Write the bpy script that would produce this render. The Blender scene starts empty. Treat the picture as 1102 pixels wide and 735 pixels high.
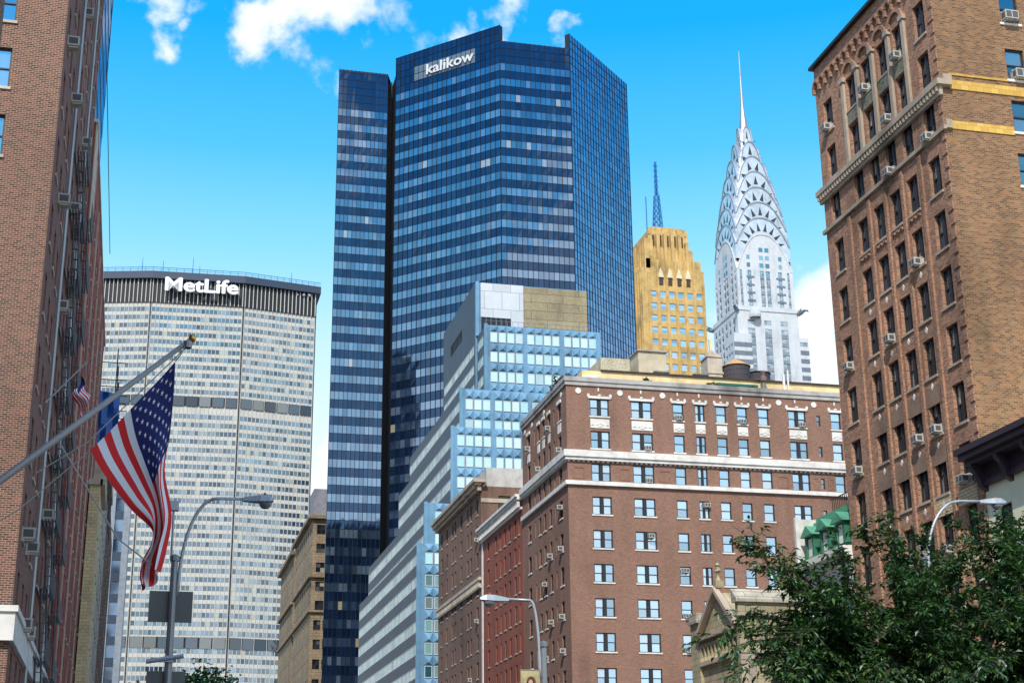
import bpy, bmesh, math, random
from mathutils import Vector, Matrix
random.seed(7)
SC = bpy.context.scene
COL = SC.collection
R = math.radians

# ------------------------------------------------------------------ camera
F_PX, PITCH, ROLL, YAW = 1640.0, R(18.45), R(-0.6), R(13.85)
fwd = Vector((math.sin(YAW)*math.cos(PITCH), math.cos(YAW)*math.cos(PITCH), math.sin(PITCH)))
rgt = Vector((math.cos(YAW), -math.sin(YAW), 0)); upv = rgt.cross(fwd)
rgt2 = math.cos(ROLL)*rgt + math.sin(ROLL)*upv
up2 = -math.sin(ROLL)*rgt + math.cos(ROLL)*upv
CAM = Vector((0, 0, 1.7))
cd = bpy.data.cameras.new('camera'); cam = bpy.data.objects.new('camera', cd); COL.objects.link(cam)
cam.matrix_world = Matrix(((rgt2.x, up2.x, -fwd.x, CAM.x), (rgt2.y, up2.y, -fwd.y, CAM.y),
                           (rgt2.z, up2.z, -fwd.z, CAM.z), (0, 0, 0, 1)))
cd.sensor_width = 36; cd.lens = 36*F_PX/1102; cd.clip_end = 6000; cd.clip_start = .3
SC.camera = cam

# ------------------------------------------------------------------ world and sun
SUN_EL, SUN_AZ = R(46), R(24)          # the sun stands behind the camera, a little to its left
SKY_STRENGTH = .12
W = bpy.data.worlds.new('World'); SC.world = W; W.use_nodes = True
wn, wl = W.node_tree.nodes, W.node_tree.links
wn.clear()
def wnode(t, **k):
    n = wn.new(t)
    for a, b in k.items(): setattr(n, a, b)
    return n
def wmath(op, a, b=None, clamp=False):
    n = wnode('ShaderNodeMath', operation=op, use_clamp=clamp)
    for i, v in enumerate((a, b)):
        if v is None: continue
        if isinstance(v, (int, float)): n.inputs[i].default_value = v
        else: wl.new(v, n.inputs[i])
    return n.outputs[0]
sky = wnode('ShaderNodeTexSky', sky_type='NISHITA', sun_disc=False)
sky.sun_elevation = SUN_EL; sky.sun_rotation = math.pi+SUN_AZ
sky.air_density = 1.0; sky.dust_density = .6; sky.ozone_density = 1.2
hs = wnode('ShaderNodeHueSaturation'); hs.inputs['Hue'].default_value = .468
hs.inputs['Saturation'].default_value = 1.25; hs.inputs['Value'].default_value = 1.55
wl.new(sky.outputs[0], hs.inputs['Color'])
tc = wnode('ShaderNodeTexCoord'); sx = wnode('ShaderNodeSeparateXYZ'); wl.new(tc.outputs['Generated'], sx.inputs[0])
crs = wnode('ShaderNodeValToRGB'); e = crs.color_ramp
for pos_, c_ in ((.20, (9.5, 9.8, 10)), (.31, (5.8, 8.4, 9.7)), (.37, (2.7, 7.0, 9.5)), (.43, (.8, 5.3, 9.2)), (.50, (.0, 4.0, 9.0)), (.75, (.15, 2.1, 6.5))):
    el = e.elements.new(pos_); el.color = (*[q/10 for q in c_], 1)
e.elements.remove(e.elements[0]); e.elements.remove(e.elements[-1])
wl.new(sx.outputs[2], crs.inputs[0])
sc_ = wnode('ShaderNodeMixRGB', blend_type='MULTIPLY'); sc_.inputs[0].default_value = 1; sc_.inputs[2].default_value = (10, 10, 10, 1); wl.new(crs.outputs[0], sc_.inputs[1])
mx1 = wnode('ShaderNodeMixRGB'); mx1.inputs[0].default_value = .88
wl.new(hs.outputs[0], mx1.inputs[1]); wl.new(sc_.outputs[0], mx1.inputs[2])
# clouds: noise on a plane high overhead, let through where the banks stand
zz = wmath('ADD', sx.outputs[2], .12)
cx = wmath('DIVIDE', sx.outputs[0], zz); cy = wmath('DIVIDE', sx.outputs[1], zz)
cmb = wnode('ShaderNodeCombineXYZ'); wl.new(cx, cmb.inputs[0]); wl.new(cy, cmb.inputs[1])
no = wnode('ShaderNodeTexNoise'); no.inputs['Scale'].default_value = 13.0; no.inputs['Detail'].default_value = 9
no.inputs['Roughness'].default_value = .62; no.inputs['Distortion'].default_value = .25
wl.new(tc.outputs['Generated'], no.inputs['Vector'])
nw = wnode('ShaderNodeTexNoise'); nw.inputs['Scale'].default_value = 11; nw.inputs['Detail'].default_value = 5; wl.new(tc.outputs['Generated'], nw.inputs['Vector'])
w1 = wnode('ShaderNodeVectorMath', operation='SUBTRACT'); wl.new(nw.outputs['Color'], w1.inputs[0]); w1.inputs[1].default_value = (.5, .5, .5)
w2 = wnode('ShaderNodeVectorMath', operation='SCALE'); wl.new(w1.outputs[0], w2.inputs[0]); w2.inputs['Scale'].default_value = .17
w3 = wnode('ShaderNodeVectorMath', operation='ADD'); wl.new(w2.outputs[0], w3.inputs[0]); wl.new(tc.outputs['Generated'], w3.inputs[1])
banks = [((-.02, .860, .530), .045, 1.0), ((.012, .857, .528), .04, 1.0), ((.052, .873, .486), .055, 1.05), ((.085, .860, .500), .07, 1.05), ((.110, .852, .506), .05, .95), ((.132, .848, .506), .045, .9), ((.158, .848, .508), .04, .9),
         ((.205, .842, .500), .045, 1.05), ((.215, .842, .490), .035, .9), ((.183, .843, .512), .04, .9), ((.253, .819, .520), .03, 1.0),
         ((.415, .851, .315), .075, 1.1), ((.38, .87, .27), .13, 1.25), ((.408, .84, .362), .028, .9), ((.111, .97, .20), .09, 1.2)]
acc = None
for d, rad, amp in banks:
    vd = wnode('ShaderNodeVectorMath', operation='DISTANCE'); wl.new(w3.outputs[0], vd.inputs[0])
    vd.inputs[1].default_value = Vector(d).normalized()
    mr = wnode('ShaderNodeMapRange', interpolation_type='SMOOTHSTEP'); mr.inputs['From Min'].default_value = rad
    mr.inputs['From Max'].default_value = rad*.15; mr.inputs['To Max'].default_value = amp
    wl.new(vd.outputs['Value'], mr.inputs['Value'])
    acc = mr.outputs[0] if acc is None else wmath('MAXIMUM', acc, mr.outputs[0])
back = wnode('ShaderNodeMapRange'); back.inputs['From Min'].default_value = .25; back.inputs['From Max'].default_value = -.1
back.inputs['To Max'].default_value = 1.1; wl.new(sx.outputs[1], back.inputs['Value'])
n3 = wnode('ShaderNodeTexNoise'); n3.inputs['Scale'].default_value = 6.5; n3.inputs['Detail'].default_value = 5; wl.new(tc.outputs['Generated'], n3.inputs['Vector'])
m3 = wnode('ShaderNodeMapRange', interpolation_type='SMOOTHSTEP'); m3.inputs['From Min'].default_value = .46; m3.inputs['From Max'].default_value = .56; wl.new(n3.outputs[0], m3.inputs['Value'])
acc = wmath('MAXIMUM', acc, wmath('MULTIPLY', back.outputs[0], m3.outputs[0]))
cm = wmath('ADD', wmath('MULTIPLY', no.outputs[0], 2.6), acc)
mr2 = wnode('ShaderNodeMapRange', interpolation_type='SMOOTHSTEP'); mr2.inputs['From Min'].default_value = 1.82; mr2.inputs['From Max'].default_value = 2.45
wl.new(cm, mr2.inputs['Value'])
no2 = wnode('ShaderNodeTexNoise'); no2.inputs['Scale'].default_value = 9; no2.inputs['Detail'].default_value = 6; wl.new(tc.outputs['Generated'], no2.inputs['Vector'])
cr2 = wnode('ShaderNodeMixRGB'); cr2.inputs[1].default_value = (7.6, 8.3, 9.3, 1); cr2.inputs[2].default_value = (10.5, 10.6, 10.8, 1)
wl.new(no2.outputs[0], cr2.inputs[0])
mx2 = wnode('ShaderNodeMixRGB'); wl.new(mr2.outputs[0], mx2.inputs[0]); wl.new(mx1.outputs[0], mx2.inputs[1]); wl.new(cr2.outputs[0], mx2.inputs[2])
bg = wnode('ShaderNodeBackground'); bg.inputs[1].default_value = SKY_STRENGTH; wl.new(mx2.outputs[0], bg.inputs[0])
wo = wnode('ShaderNodeOutputWorld'); wl.new(bg.outputs[0], wo.inputs[0])

sd = bpy.data.lights.new('sun', 'SUN'); sd.energy = 4.2; sd.angle = R(.55); sd.color = (1, .95, .87)
sun = bpy.data.objects.new('sun', sd); COL.objects.link(sun)
sdir = Vector((math.sin(SUN_AZ)*math.cos(SUN_EL), math.cos(SUN_AZ)*math.cos(SUN_EL), -math.sin(SUN_EL)))
sun.rotation_euler = sdir.to_track_quat('-Z', 'Y').to_euler(); sun.location = (-60, -80, 200)
SC.view_settings.view_transform = 'Standard'; SC.view_settings.look = 'None'
SC.view_settings.exposure = 0.0; SC.view_settings.gamma = 1; SC.view_settings.use_curve_mapping = False
SC.render.engine = 'CYCLES'
SC.cycles.max_bounces = 5; SC.cycles.glossy_bounces = 3; SC.cycles.diffuse_bounces = 3

# ------------------------------------------------------------------ materials
MATS = {}
class Nt:
    def __init__(s, name):
        s.m = bpy.data.materials.new(name); s.m.use_nodes = True
        s.n = s.m.node_tree.nodes; s.l = s.m.node_tree.links
        s.b = s.n['Principled BSDF']; s.out = s.n['Material Output']; MATS[name] = s.m
    def add(s, t, ins=None, **k):
        n = s.n.new(t)
        for a, b in k.items(): setattr(n, a, b)
        for a, b in (ins or {}).items(): s.set(n, a, b)
        return n
    def set(s, n, a, b):
        if isinstance(b, bpy.types.NodeSocket): s.l.new(b, n.inputs[a])
        else: n.inputs[a].default_value = b
    def ramp(s, fac, pts, mode='LINEAR'):
        r = s.add('ShaderNodeValToRGB'); s.l.new(fac, r.inputs[0]); e = r.color_ramp; e.interpolation = mode
        while len(e.elements) < len(pts): e.elements.new(.5)
        for el, (p, c) in zip(e.elements, pts): el.position = p; el.color = (*c, 1)
        return r.outputs[0]
    def mix(s, f, a, b, mode='MIX'):
        n = s.add('ShaderNodeMixRGB', blend_type=mode); s.set(n, 0, f)
        for i, v in ((1, a), (2, b)): s.set(n, i, (*v, 1) if isinstance(v, tuple) and len(v) == 3 else v)
        return n.outputs[0]
    def math(s, op, a, b=0.0):
        n = s.add('ShaderNodeMath', operation=op); s.set(n, 0, a); s.set(n, 1, b); return n.outputs[0]
    def noise(s, vec, scale, detail=4, rough=.55):
        n = s.add('ShaderNodeTexNoise', {'Scale': scale, 'Detail': detail, 'Roughness': rough}); s.l.new(vec, n.inputs['Vector']); return n.outputs[0]
    def pos(s): return s.add('ShaderNodeNewGeometry').outputs['Position']
    def uv(s): return s.add('ShaderNodeUVMap').outputs[0]

def weather(t, col, amt=.22, pos=None):
    p = t.pos()
    mp = t.add('ShaderNodeMapping', {'Scale': (1, 1, .22)}); t.l.new(p, mp.inputs[0])
    a = t.noise(mp.outputs[0], .55, 6); b = t.noise(p, .12, 3)
    f = t.math('MULTIPLY', t.math('SUBTRACT', t.math('ADD', a, b), .68), 2.2)
    c = t.ramp(f, [(0, (1-amt*1.6,)*3), (.5, (1, 1, 1)), (1, (1+amt*.9,)*3)])
    return t.mix(1.0, col, c, 'MULTIPLY')

def brick(name, c1, c2, mortar, bw=.215, rh=.078, ms=.011, amt=.2, bump=.35, bias=0.0):
    t = Nt(name)
    br = t.add('ShaderNodeTexBrick', {'Color1': (*c1, 1), 'Color2': (*c2, 1), 'Mortar': (*mortar, 1), 'Scale': 1.0,
               'Mortar Size': ms, 'Mortar Smooth': .2, 'Bias': bias, 'Brick Width': bw, 'Row Height': rh})
    t.l.new(t.uv(), br.inputs['Vector'])
    col = weather(t, br.outputs['Color'], amt)
    t.l.new(col, t.b.inputs['Base Color']); t.b.inputs['Roughness'].default_value = .88
    bp = t.add('ShaderNodeBump', {'Strength': bump, 'Distance': .01}); inv = t.math('SUBTRACT', 1.0, br.outputs['Fac'])
    t.l.new(inv, bp.inputs['Height']); t.l.new(bp.outputs[0], t.b.inputs['Normal'])
    return t.m

def stone(name, c, amt=.2, rough=.8, scale=1.2, var=.16, metal=0.0, joints=None):
    t = Nt(name)
    n = t.noise(t.pos(), scale, 6)
    col = t.ramp(n, [(.25, tuple(max(0, x*(1-var*1.6)) for x in c)), (.5, c), (.78, tuple(x*(1+var) for x in c))])
    if joints:
        br = t.add('ShaderNodeTexBrick', {'Color1': (1, 1, 1, 1), 'Color2': (.82, .82, .82, 1), 'Mortar': (.42, .42, .42, 1), 'Scale': 1.0,
                   'Mortar Size': joints[2], 'Brick Width': joints[0], 'Row Height': joints[1]})
        t.l.new(t.uv(), br.inputs['Vector']); col = t.mix(1.0, col, br.outputs['Color'], 'MULTIPLY')
    if amt: col = weather(t, col, amt)
    t.l.new(col, t.b.inputs['Base Color']); t.b.inputs['Roughness'].default_value = rough; t.b.inputs['Metallic'].default_value = metal
    bp = t.add('ShaderNodeBump', {'Strength': .25, 'Distance': .02}); t.l.new(t.noise(t.pos(), scale*9, 5), bp.inputs['Height'])
    t.l.new(bp.outputs[0], t.b.inputs['Normal'])
    return t.m

def glass(name, pts, refl=(.75, .88, 1.0), fac=.45, rough=.04, wav=.02, wscale=.35, facvar=.2):
    """window glass: what is behind it (dark room, blind, curtain) differs from pane to pane; the sheet mirrors the sky"""
    t = Nt(name)
    g = t.add('ShaderNodeNewGeometry'); oi = t.add('ShaderNodeObjectInfo')
    r = t.math('FRACT', t.math('ADD', g.outputs['Random Per Island'], t.math('MULTIPLY', oi.outputs['Random'], 7.31)))
    col = t.ramp(r, pts, 'CONSTANT')
    r2 = t.math('FRACT', t.math('MULTIPLY', r, 13.7))
    bp = t.add('ShaderNodeBump', {'Strength': wav, 'Distance': 1.0}); t.l.new(t.noise(g.outputs['Position'], wscale, 3), bp.inputs['Height'])
    df = t.add('ShaderNodeBsdfDiffuse'); t.l.new(col, df.inputs['Color'])
    gl = t.add('ShaderNodeBsdfGlossy', {'Color': (*refl, 1), 'Roughness': rough}); t.l.new(bp.outputs[0], gl.inputs['Normal'])
    f = t.math('ADD', t.math('MULTIPLY', r2, facvar), fac)
    ms = t.add('ShaderNodeMixShader'); t.l.new(f, ms.inputs[0]); t.l.new(df.outputs[0], ms.inputs[1]); t.l.new(gl.outputs[0], ms.inputs[2])
    t.l.new(ms.outputs[0], t.out.inputs['Surface'])
    return t.m

def flat(name, c, rough=.5, metal=0.0):
    return stone(name, c, amt=0, rough=rough, metal=metal, scale=.8, var=.08)

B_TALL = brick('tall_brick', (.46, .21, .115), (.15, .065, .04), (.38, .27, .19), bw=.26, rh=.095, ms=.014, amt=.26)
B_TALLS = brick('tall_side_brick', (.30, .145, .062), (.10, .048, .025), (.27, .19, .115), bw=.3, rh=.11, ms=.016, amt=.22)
B_BROWN = brick('brown_brick', (.30, .130, .080), (.155, .070, .046), (.30, .22, .17), amt=.14)
B_LEFT = brick('mottled_brick', (.215, .080, .050), (.050, .024, .018), (.36, .26, .19), bw=.26, rh=.095, ms=.014, amt=.10)
B_RED = brick('red_brick', (.36, .075, .045), (.27, .055, .036), (.26, .10, .075), amt=.12)
B_ROW = brick('dull_brown_brick', (.23, .115, .078), (.12, .062, .045), (.22, .16, .12), amt=.2)
B_REDROW = brick('terracotta_brick', (.34, .085, .045), (.24, .062, .038), (.25, .11, .08), amt=.15)
B_GOLD = brick('gold_tile', (.72, .46, .10), (.55, .32, .07), (.42, .26, .08), bw=.45, rh=.3, ms=.012, amt=.08)
S_WHITE = stone('white_stone', (.74, .71, .66), amt=.1)
S_LIME = stone('limestone', (.50, .43, .34), amt=.2)
S_TRIM = stone('weathered_trim', (.40, .32, .24), amt=.25)
S_GREY = stone('grey_coping', (.36, .34, .32), amt=.3)
S_CREAM = stone('cream_stucco', (.74, .72, .52), amt=.06, var=.05)
S_YELLOW = stone('pale_yellow_wall', (.80, .62, .33), amt=.12)
S_PEACH = stone('pale_brick_wall', (.74, .56, .34), amt=.1, joints=(.4, .16, .02))
S_CHURCH = stone('church_stone', (.38, .32, .20), amt=.35, joints=(1.1, .45, .02))
S_TAN = stone('tan_stone', (.28, .21, .13), amt=.25, joints=(1.6, .7, .05))
S_GOLDB = stone('gold_brick', (.50, .335, .125), amt=.28, var=.18, scale=.5)
S_CHRY = stone('white_glazed_brick', (.54, .57, .60), amt=.12, var=.05)
S_PRECAST = stone('precast_concrete', (.52, .51, .47), amt=.08, var=.06)
S_BEIGE = stone('beige_panel', (.33, .28, .17), amt=.2, joints=(5.5, 1.5, .05), scale=2.5)
S_WPANEL = stone('white_panel', (.62, .67, .72), amt=.05, var=.04, joints=(3.0, 3.1, .04))
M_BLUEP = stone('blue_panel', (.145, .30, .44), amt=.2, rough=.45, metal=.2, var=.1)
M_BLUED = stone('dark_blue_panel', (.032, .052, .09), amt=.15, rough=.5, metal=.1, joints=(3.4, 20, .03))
M_STEEL = stone('nirosta_steel', (.66, .69, .73), amt=.15, rough=.36, metal=.8, var=.15, scale=.3)
M_STEELD = stone('dull_steel', (.20, .23, .27), amt=.1, rough=.45, metal=.6)
M_DARK = flat('dark_frame', (.022, .022, .026), .45)
M_BLACK = flat('black_void', (.004, .007, .016), .6)
M_MULL = flat('dark_mullion', (.012, .017, .030), .35, .5)
M_FRAMEW = flat('pale_frame', (.55, .60, .62), .45)
M_BRONZE = flat('brown_frame', (.06, .035, .025), .5)
M_AC = flat('air_conditioner_case', (.52, .50, .46), .55)
M_ACD = flat('air_conditioner_grille', (.10, .10, .10), .6)
M_PURPLE = flat('dark_purple_paint', (.035, .022, .034), .45)
M_GREEN = stone('copper_green', (.03, .15, .085), amt=.35, scale=3, rough=.6)
M_GREENL = stone('pale_copper_green', (.085, .28, .165), amt=.35, scale=3, rough=.6)
M_POLE = flat('grey_steel_pole', (.28, .30, .32), .4, .5)
M_LAMP = flat('lamp_housing', (.42, .46, .50), .4, .3)
M_LENS = flat('lamp_lens', (.22, .23, .25), .2)
M_SIGN = flat('sign_back', (.14, .145, .15), .5, .4)
M_WOOD = stone('tank_wood', (.050, .042, .045), amt=.3, scale=4)
M_TANKROOF = stone('tank_roof', (.52, .30, .12), amt=.15)
M_ROOF = stone('roof_felt', (.10, .10, .10), amt=.2)
M_TARP = flat('blue_tarp', (.01, .10, .42), .4)
M_WHITE = flat('white_sign', (.85, .86, .88), .5)
M_ANT = flat('blue_steel', (.02, .17, .48), .5, .1)
M_BARK = stone('bark', (.06, .045, .032), amt=.2, scale=6)

G_STD = glass('window_glass', [(0, (.03, .045, .06)), (.3, (.05, .10, .14)), (.48, (.16, .20, .22)), (.60, (.52, .53, .50))], fac=.52, facvar=.38, refl=(.60, .82, 1))
G_DARK = glass('dark_window_glass', [(0, (.012, .012, .016)), (.5, (.03, .034, .042)), (.78, (.12, .12, .12)), (.92, (.42, .38, .30))], fac=.16, facvar=.30)
G_MET = glass('office_glass', [(0, (.015, .035, .06)), (.5, (.035, .065, .10)), (.82, (.16, .18, .19)), (.96, (.42, .38, .26))], fac=.13, facvar=.30, wav=.22, wscale=.03, refl=(.7, .88, 1))
G_AQUA = glass('aqua_glass', [(0, (.38, .72, .70)), (.45, (.06, .46, .54)), (.62, (.58, .78, .76)), (.93, (.02, .14, .20))], fac=.50, facvar=.3, refl=(.75, .97, 1))
G_TOWER = glass('tower_glass', [(0, (.012, .022, .04)), (.45, (.03, .05, .08)), (.8, (.09, .12, .16)), (.988, (.40, .34, .22))], fac=.33, facvar=.16, refl=(.52, .72, .98), wav=.22, wscale=.035, rough=.05)
G_SPAN = glass('tower_spandrel_glass', [(0, (.003, .008, .022)), (.5, (.005, .013, .032))], fac=.12, facvar=.05, refl=(.32, .54, .95), wav=.22, wscale=.035, rough=.06)
G_TOWERB = glass('tower_blue_glass', [(0, (.02, .05, .14)), (.5, (.03, .07, .18)), (.8, (.04, .10, .22))], fac=.40, facvar=.22, refl=(.50, .68, .98), wav=.3, wscale=.03, rough=.06)
G_CHRY = glass('steel_dark_glass', [(0, (.02, .07, .10)), (.5, (.05, .17, .22)), (.8, (.25, .32, .33))], fac=.25, facvar=.3)

# ------------------------------------------------------------------ mesh helpers
class MB:
    def __init__(s, T=(0, 0, 0)):
        s.v = []; s.f = []; s.uvs = []; s.mi = []; s.setT(T)
    def setT(s, T):
        s.ox, s.oy, a = T; s.c, s.s = math.cos(a), math.sin(a); return s
    def tp(s, p): return (s.ox+p[0]*s.c-p[1]*s.s, s.oy+p[0]*s.s+p[1]*s.c, p[2])
    def poly(s, pts, mi=0, uv=None):
        i = len(s.v); s.v += [s.tp(p) for p in pts]; s.f.append(tuple(range(i, i+len(pts))))
        if uv is None:
            nx = ny = nz = 0
            for a, b in zip(pts, pts[1:]+pts[:1]):
                nx += (a[1]-b[1])*(a[2]+b[2]); ny += (a[2]-b[2])*(a[0]+b[0]); nz += (a[0]-b[0])*(a[1]+b[1])
            if abs(nz) > abs(nx) and abs(nz) > abs(ny): uv = [(p[0], p[1]) for p in pts]
            elif abs(nx) > abs(ny): uv = [(p[1], p[2]) for p in pts]
            else: uv = [(p[0], p[2]) for p in pts]
        s.uvs += uv; s.mi.append(mi)
    def box(s, x0, y0, z0, x1, y1, z1, mi=0, skip=''):
        if x1 < x0: x0, x1 = x1, x0
        if y1 < y0: y0, y1 = y1, y0
        if z1 < z0: z0, z1 = z1, z0
        P = lambda x, y, z: (x, y, z)
        if 'S' not in skip: s.poly([P(x0, y0, z0), P(x1, y0, z0), P(x1, y0, z1), P(x0, y0, z1)], mi)
        if 'E' not in skip: s.poly([P(x1, y0, z0), P(x1, y1, z0), P(x1, y1, z1), P(x1, y0, z1)], mi)
        if 'N' not in skip: s.poly([P(x1, y1, z0), P(x0, y1, z0), P(x0, y1, z1), P(x1, y1, z1)], mi)
        if 'W' not in skip: s.poly([P(x0, y1, z0), P(x0, y0, z0), P(x0, y0, z1), P(x0, y1, z1)], mi)
        if 'T' not in skip: s.poly([P(x0, y0, z1), P(x1, y0, z1), P(x1, y1, z1), P(x0, y1, z1)], mi)
        if 'B' not in skip: s.poly([P(x0, y1, z0), P(x1, y1, z0), P(x1, y0, z0), P(x0, y0, z0)], mi)
    def prism(s, poly, z0, z1, mi=0, top=True, sides=None):
        n = len(poly)
        for i in range(n):
            if sides and i not in sides: continue
            a, b = poly[i], poly[(i+1) % n]; L = math.hypot(b[0]-a[0], b[1]-a[1])
            s.poly([(*a, z0), (*b, z0), (*b, z1), (*a, z1)], mi, [(0, z0), (L, z0), (L, z1), (0, z1)])
        if top: s.poly([(*p, z1) for p in poly], mi)
    def extr(s, prof, y0, y1, mi=0):
        """profile of (x,z) points, extruded along y from y0 (front) to y1"""
        n = len(prof)
        s.poly([(x, y0, z) for x, z in prof], mi); s.poly([(x, y1, z) for x, z in reversed(prof)], mi)
        for i in range(n):
            a, b = prof[i], prof[(i+1) % n]
            s.poly([(a[0], y0, a[1]), (a[0], y1, a[1]), (b[0], y1, b[1]), (b[0], y0, b[1])], mi)
    def tube(s, pts, r, n=8, mi=0, cap=True):
        pts = [Vector(p) for p in pts]; rs = r if isinstance(r, (list, tuple)) else [r]*len(pts)
        rings = []; ref = Vector((0, 0, 1))
        for i, p in enumerate(pts):
            d = (pts[min(i+1, len(pts)-1)]-pts[max(i-1, 0)]).normalized()
            if abs(d.dot(ref)) > .95: ref = Vector((1, 0, 0)) if abs(d.x) < .9 else Vector((0, 1, 0))
            a = d.cross(ref).normalized(); b = a.cross(d).normalized()
            rings.append([p+rs[i]*(math.cos(2*math.pi*k/n)*a+math.sin(2*math.pi*k/n)*b) for k in range(n)])
        base = len(s.v)
        for rg in rings: s.v += [s.tp(q) for q in rg]
        for i in range(len(rings)-1):
            for k in range(n):
                k2 = (k+1) % n
                s.f.append((base+i*n+k2, base+i*n+k, base+(i+1)*n+k, base+(i+1)*n+k2)); s.mi.append(mi)
                s.uvs += [(k, i), (k+1, i), (k+1, i+1), (k, i+1)]
        if cap:
            for rg, fl in ((0, False), (len(rings)-1, True)):
                ids = [base+rg*n+k for k in range(n)]
                s.f.append(tuple(ids[::-1] if fl else ids)); s.mi.append(mi); s.uvs += [(0, 0)]*n
    def lathe(s, cx, cy, prof, n=16, mi=0):
        base = len(s.v)
        for r, z in prof: s.v += [s.tp((cx+r*math.cos(2*math.pi*k/n), cy+r*math.sin(2*math.pi*k/n), z)) for k in range(n)]
        for i in range(len(prof)-1):
            for k in range(n):
                k2 = (k+1) % n
                s.f.append((base+i*n+k, base+i*n+k2, base+(i+1)*n+k2, base+(i+1)*n+k)); s.mi.append(mi)
                s.uvs += [(k, prof[i][1]), (k+1, prof[i][1]), (k+1, prof[i+1][1]), (k, prof[i+1][1])]
    def merge(s, o, M, mimap):
        i = len(s.v); s.v += [tuple(M @ Vector(p)) for p in o.v]
        s.f += [tuple(a+i for a in f) for f in o.f]; s.uvs += o.uvs; s.mi += [mimap[m] for m in o.mi]
    def mesh(s, name, mats, off=(0, 0, 0), smooth=False):
        me = bpy.data.meshes.new(name)
        me.from_pydata([(p[0]-off[0], p[1]-off[1], p[2]-off[2]) for p in s.v], [], s.f)
        uvl = me.uv_layers.new(name='UVMap')
        flatuv = [c for uv in s.uvs for c in uv]
        uvl.data.foreach_set('uv', flatuv)
        for m in (mats if isinstance(mats, (list, tuple)) else [mats]): me.materials.append(m)
        me.polygons.foreach_set('material_index', s.mi)
        if smooth: me.polygons.foreach_set('use_smooth', [True]*len(s.f))
        me.update(); return me

def link(name, me, parent=None, loc=(0, 0, 0), rz=0):
    o = bpy.data.objects.new(name, me); COL.objects.link(o); o.parent = parent
    o.location = loc; o.rotation_euler = (0, 0, rz); return o
def part(name, mb, mats, root, smooth=False, label=None):
    """world-space MB becomes a child of root (an Empty without rotation)"""
    o = link(name, mb.mesh(name, mats, tuple(root.location), smooth), root)
    if label: o['label'] = label
    return o
def thing(name, label, cat, loc, group=None, rz=0):
    o = bpy.data.objects.new(name, None); COL.objects.link(o); o.location = loc; o.rotation_euler = (0, 0, rz); o.empty_display_size = .5
    o['label'] = label; o['category'] = cat
    if group: o['group'] = group
    return o
def struct(name, mb, mat):
    o = link(name, mb.mesh(name, mat)); o['kind'] = 'structure'; return o

def score(p, w, h):
    d = Vector(p)-CAM; z = d.dot(fwd)
    if z < 1: return 0
    x = F_PX*d.dot(rgt2)/z; y = F_PX*d.dot(up2)/z
    if abs(x) > 551 or abs(y) > 367: return 0
    return w*h/(z*z)

# ---- window templates: name -> list of (part, MB, material); wall plane y=0, outside is -y, hole bottom centre at origin
TPL = {}
def tpl(kind, w, h):
    key = (kind, round(w, 2), round(h, 2))
    if key in TPL: return TPL[key]
    st = STYLES[kind]; d = st.get('d', .18); t = st.get('t', .07); fr = MB(); gl = MB(); si = MB(); parts = []
    if st['k'] in ('dh', 'pair', 'trip'):
        n = {'dh': 1, 'pair': 2, 'trip': 3}[st['k']]; mu = st.get('mu', .2)
        sw = (w-mu*(n-1))/n
        for i in range(n):
            x0 = -w/2+i*(sw+mu); x1 = x0+sw; zm = h*.5
            fr.box(x0, d-.06, 0, x0+t, d+.08, h); fr.box(x1-t, d-.06, 0, x1, d+.08, h)
            fr.box(x0+t, d-.06, 0, x1-t, d+.08, t); fr.box(x0+t, d-.06, h-t, x1-t, d+.08, h)
            fr.box(x0+t, d-.04, zm-t*.45, x1-t, d+.08, zm+t*.45)
            gl.poly([(x0+t, d+.03, t), (x1-t, d+.03, t), (x1-t, d+.03, zm-t*.45), (x0+t, d+.03, zm-t*.45)])
            gl.poly([(x0+t, d, zm+t*.45), (x1-t, d, zm+t*.45), (x1-t, d, h-t), (x0+t, d, h-t)])
            if i: fr.box(x0-mu, d-.1, 0, x0, d+.08, h)
    elif st['k'] == 'single':
        fr.box(-w/2, d-.05, 0, -w/2+t, d+.05, h); fr.box(w/2-t, d-.05, 0, w/2, d+.05, h)
        fr.box(-w/2+t, d-.05, 0, w/2-t, d+.05, t); fr.box(-w/2+t, d-.05, h-t, w/2-t, d+.05, h)
        gl.poly([(-w/2+t, d, t), (w/2-t, d, t), (w/2-t, d, h-t), (-w/2+t, d, h-t)])
    elif st['k'] == 'pane':
        gl.poly([(-w/2, d, 0), (w/2, d, 0), (w/2, d, h), (-w/2, d, h)])
    elif st['k'] == 'two':      # plain pair of panes, one frame bar
        fr.box(-.05, d-.05, 0, .05, d+.05, h); fr.box(-w/2, d-.05, h*.5-.04, -.05, d+.05, h*.5+.04); fr.box(.05, d-.05, h*.5-.04, w/2, d+.05, h*.5+.04)
        for a, b in ((-w/2, -.05), (.05, w/2)):
            gl.poly([(a, d, 0), (b, d, 0), (b, d, h*.5-.04), (a, d, h*.5-.04)]); gl.poly([(a, d, h*.5+.04), (b, d, h*.5+.04), (b, d, h), (a, d, h)])
    if fr.f: parts.append(('window', fr, st['fm']))
    if gl.f: parts.append(('pane' if fr.f else 'window', gl, st['gm']))
    if st.get('sm'):
        sp = st.get('sp', .08); si.box(-w/2-.1, -sp, -.14, w/2+.1, d-.061, -.002); parts.append(('sill', si, st['sm']))
    res = [(n, m, mt, m.mesh(n, mt)) for n, m, mt in parts]
    TPL[key] = res; return res

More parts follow.
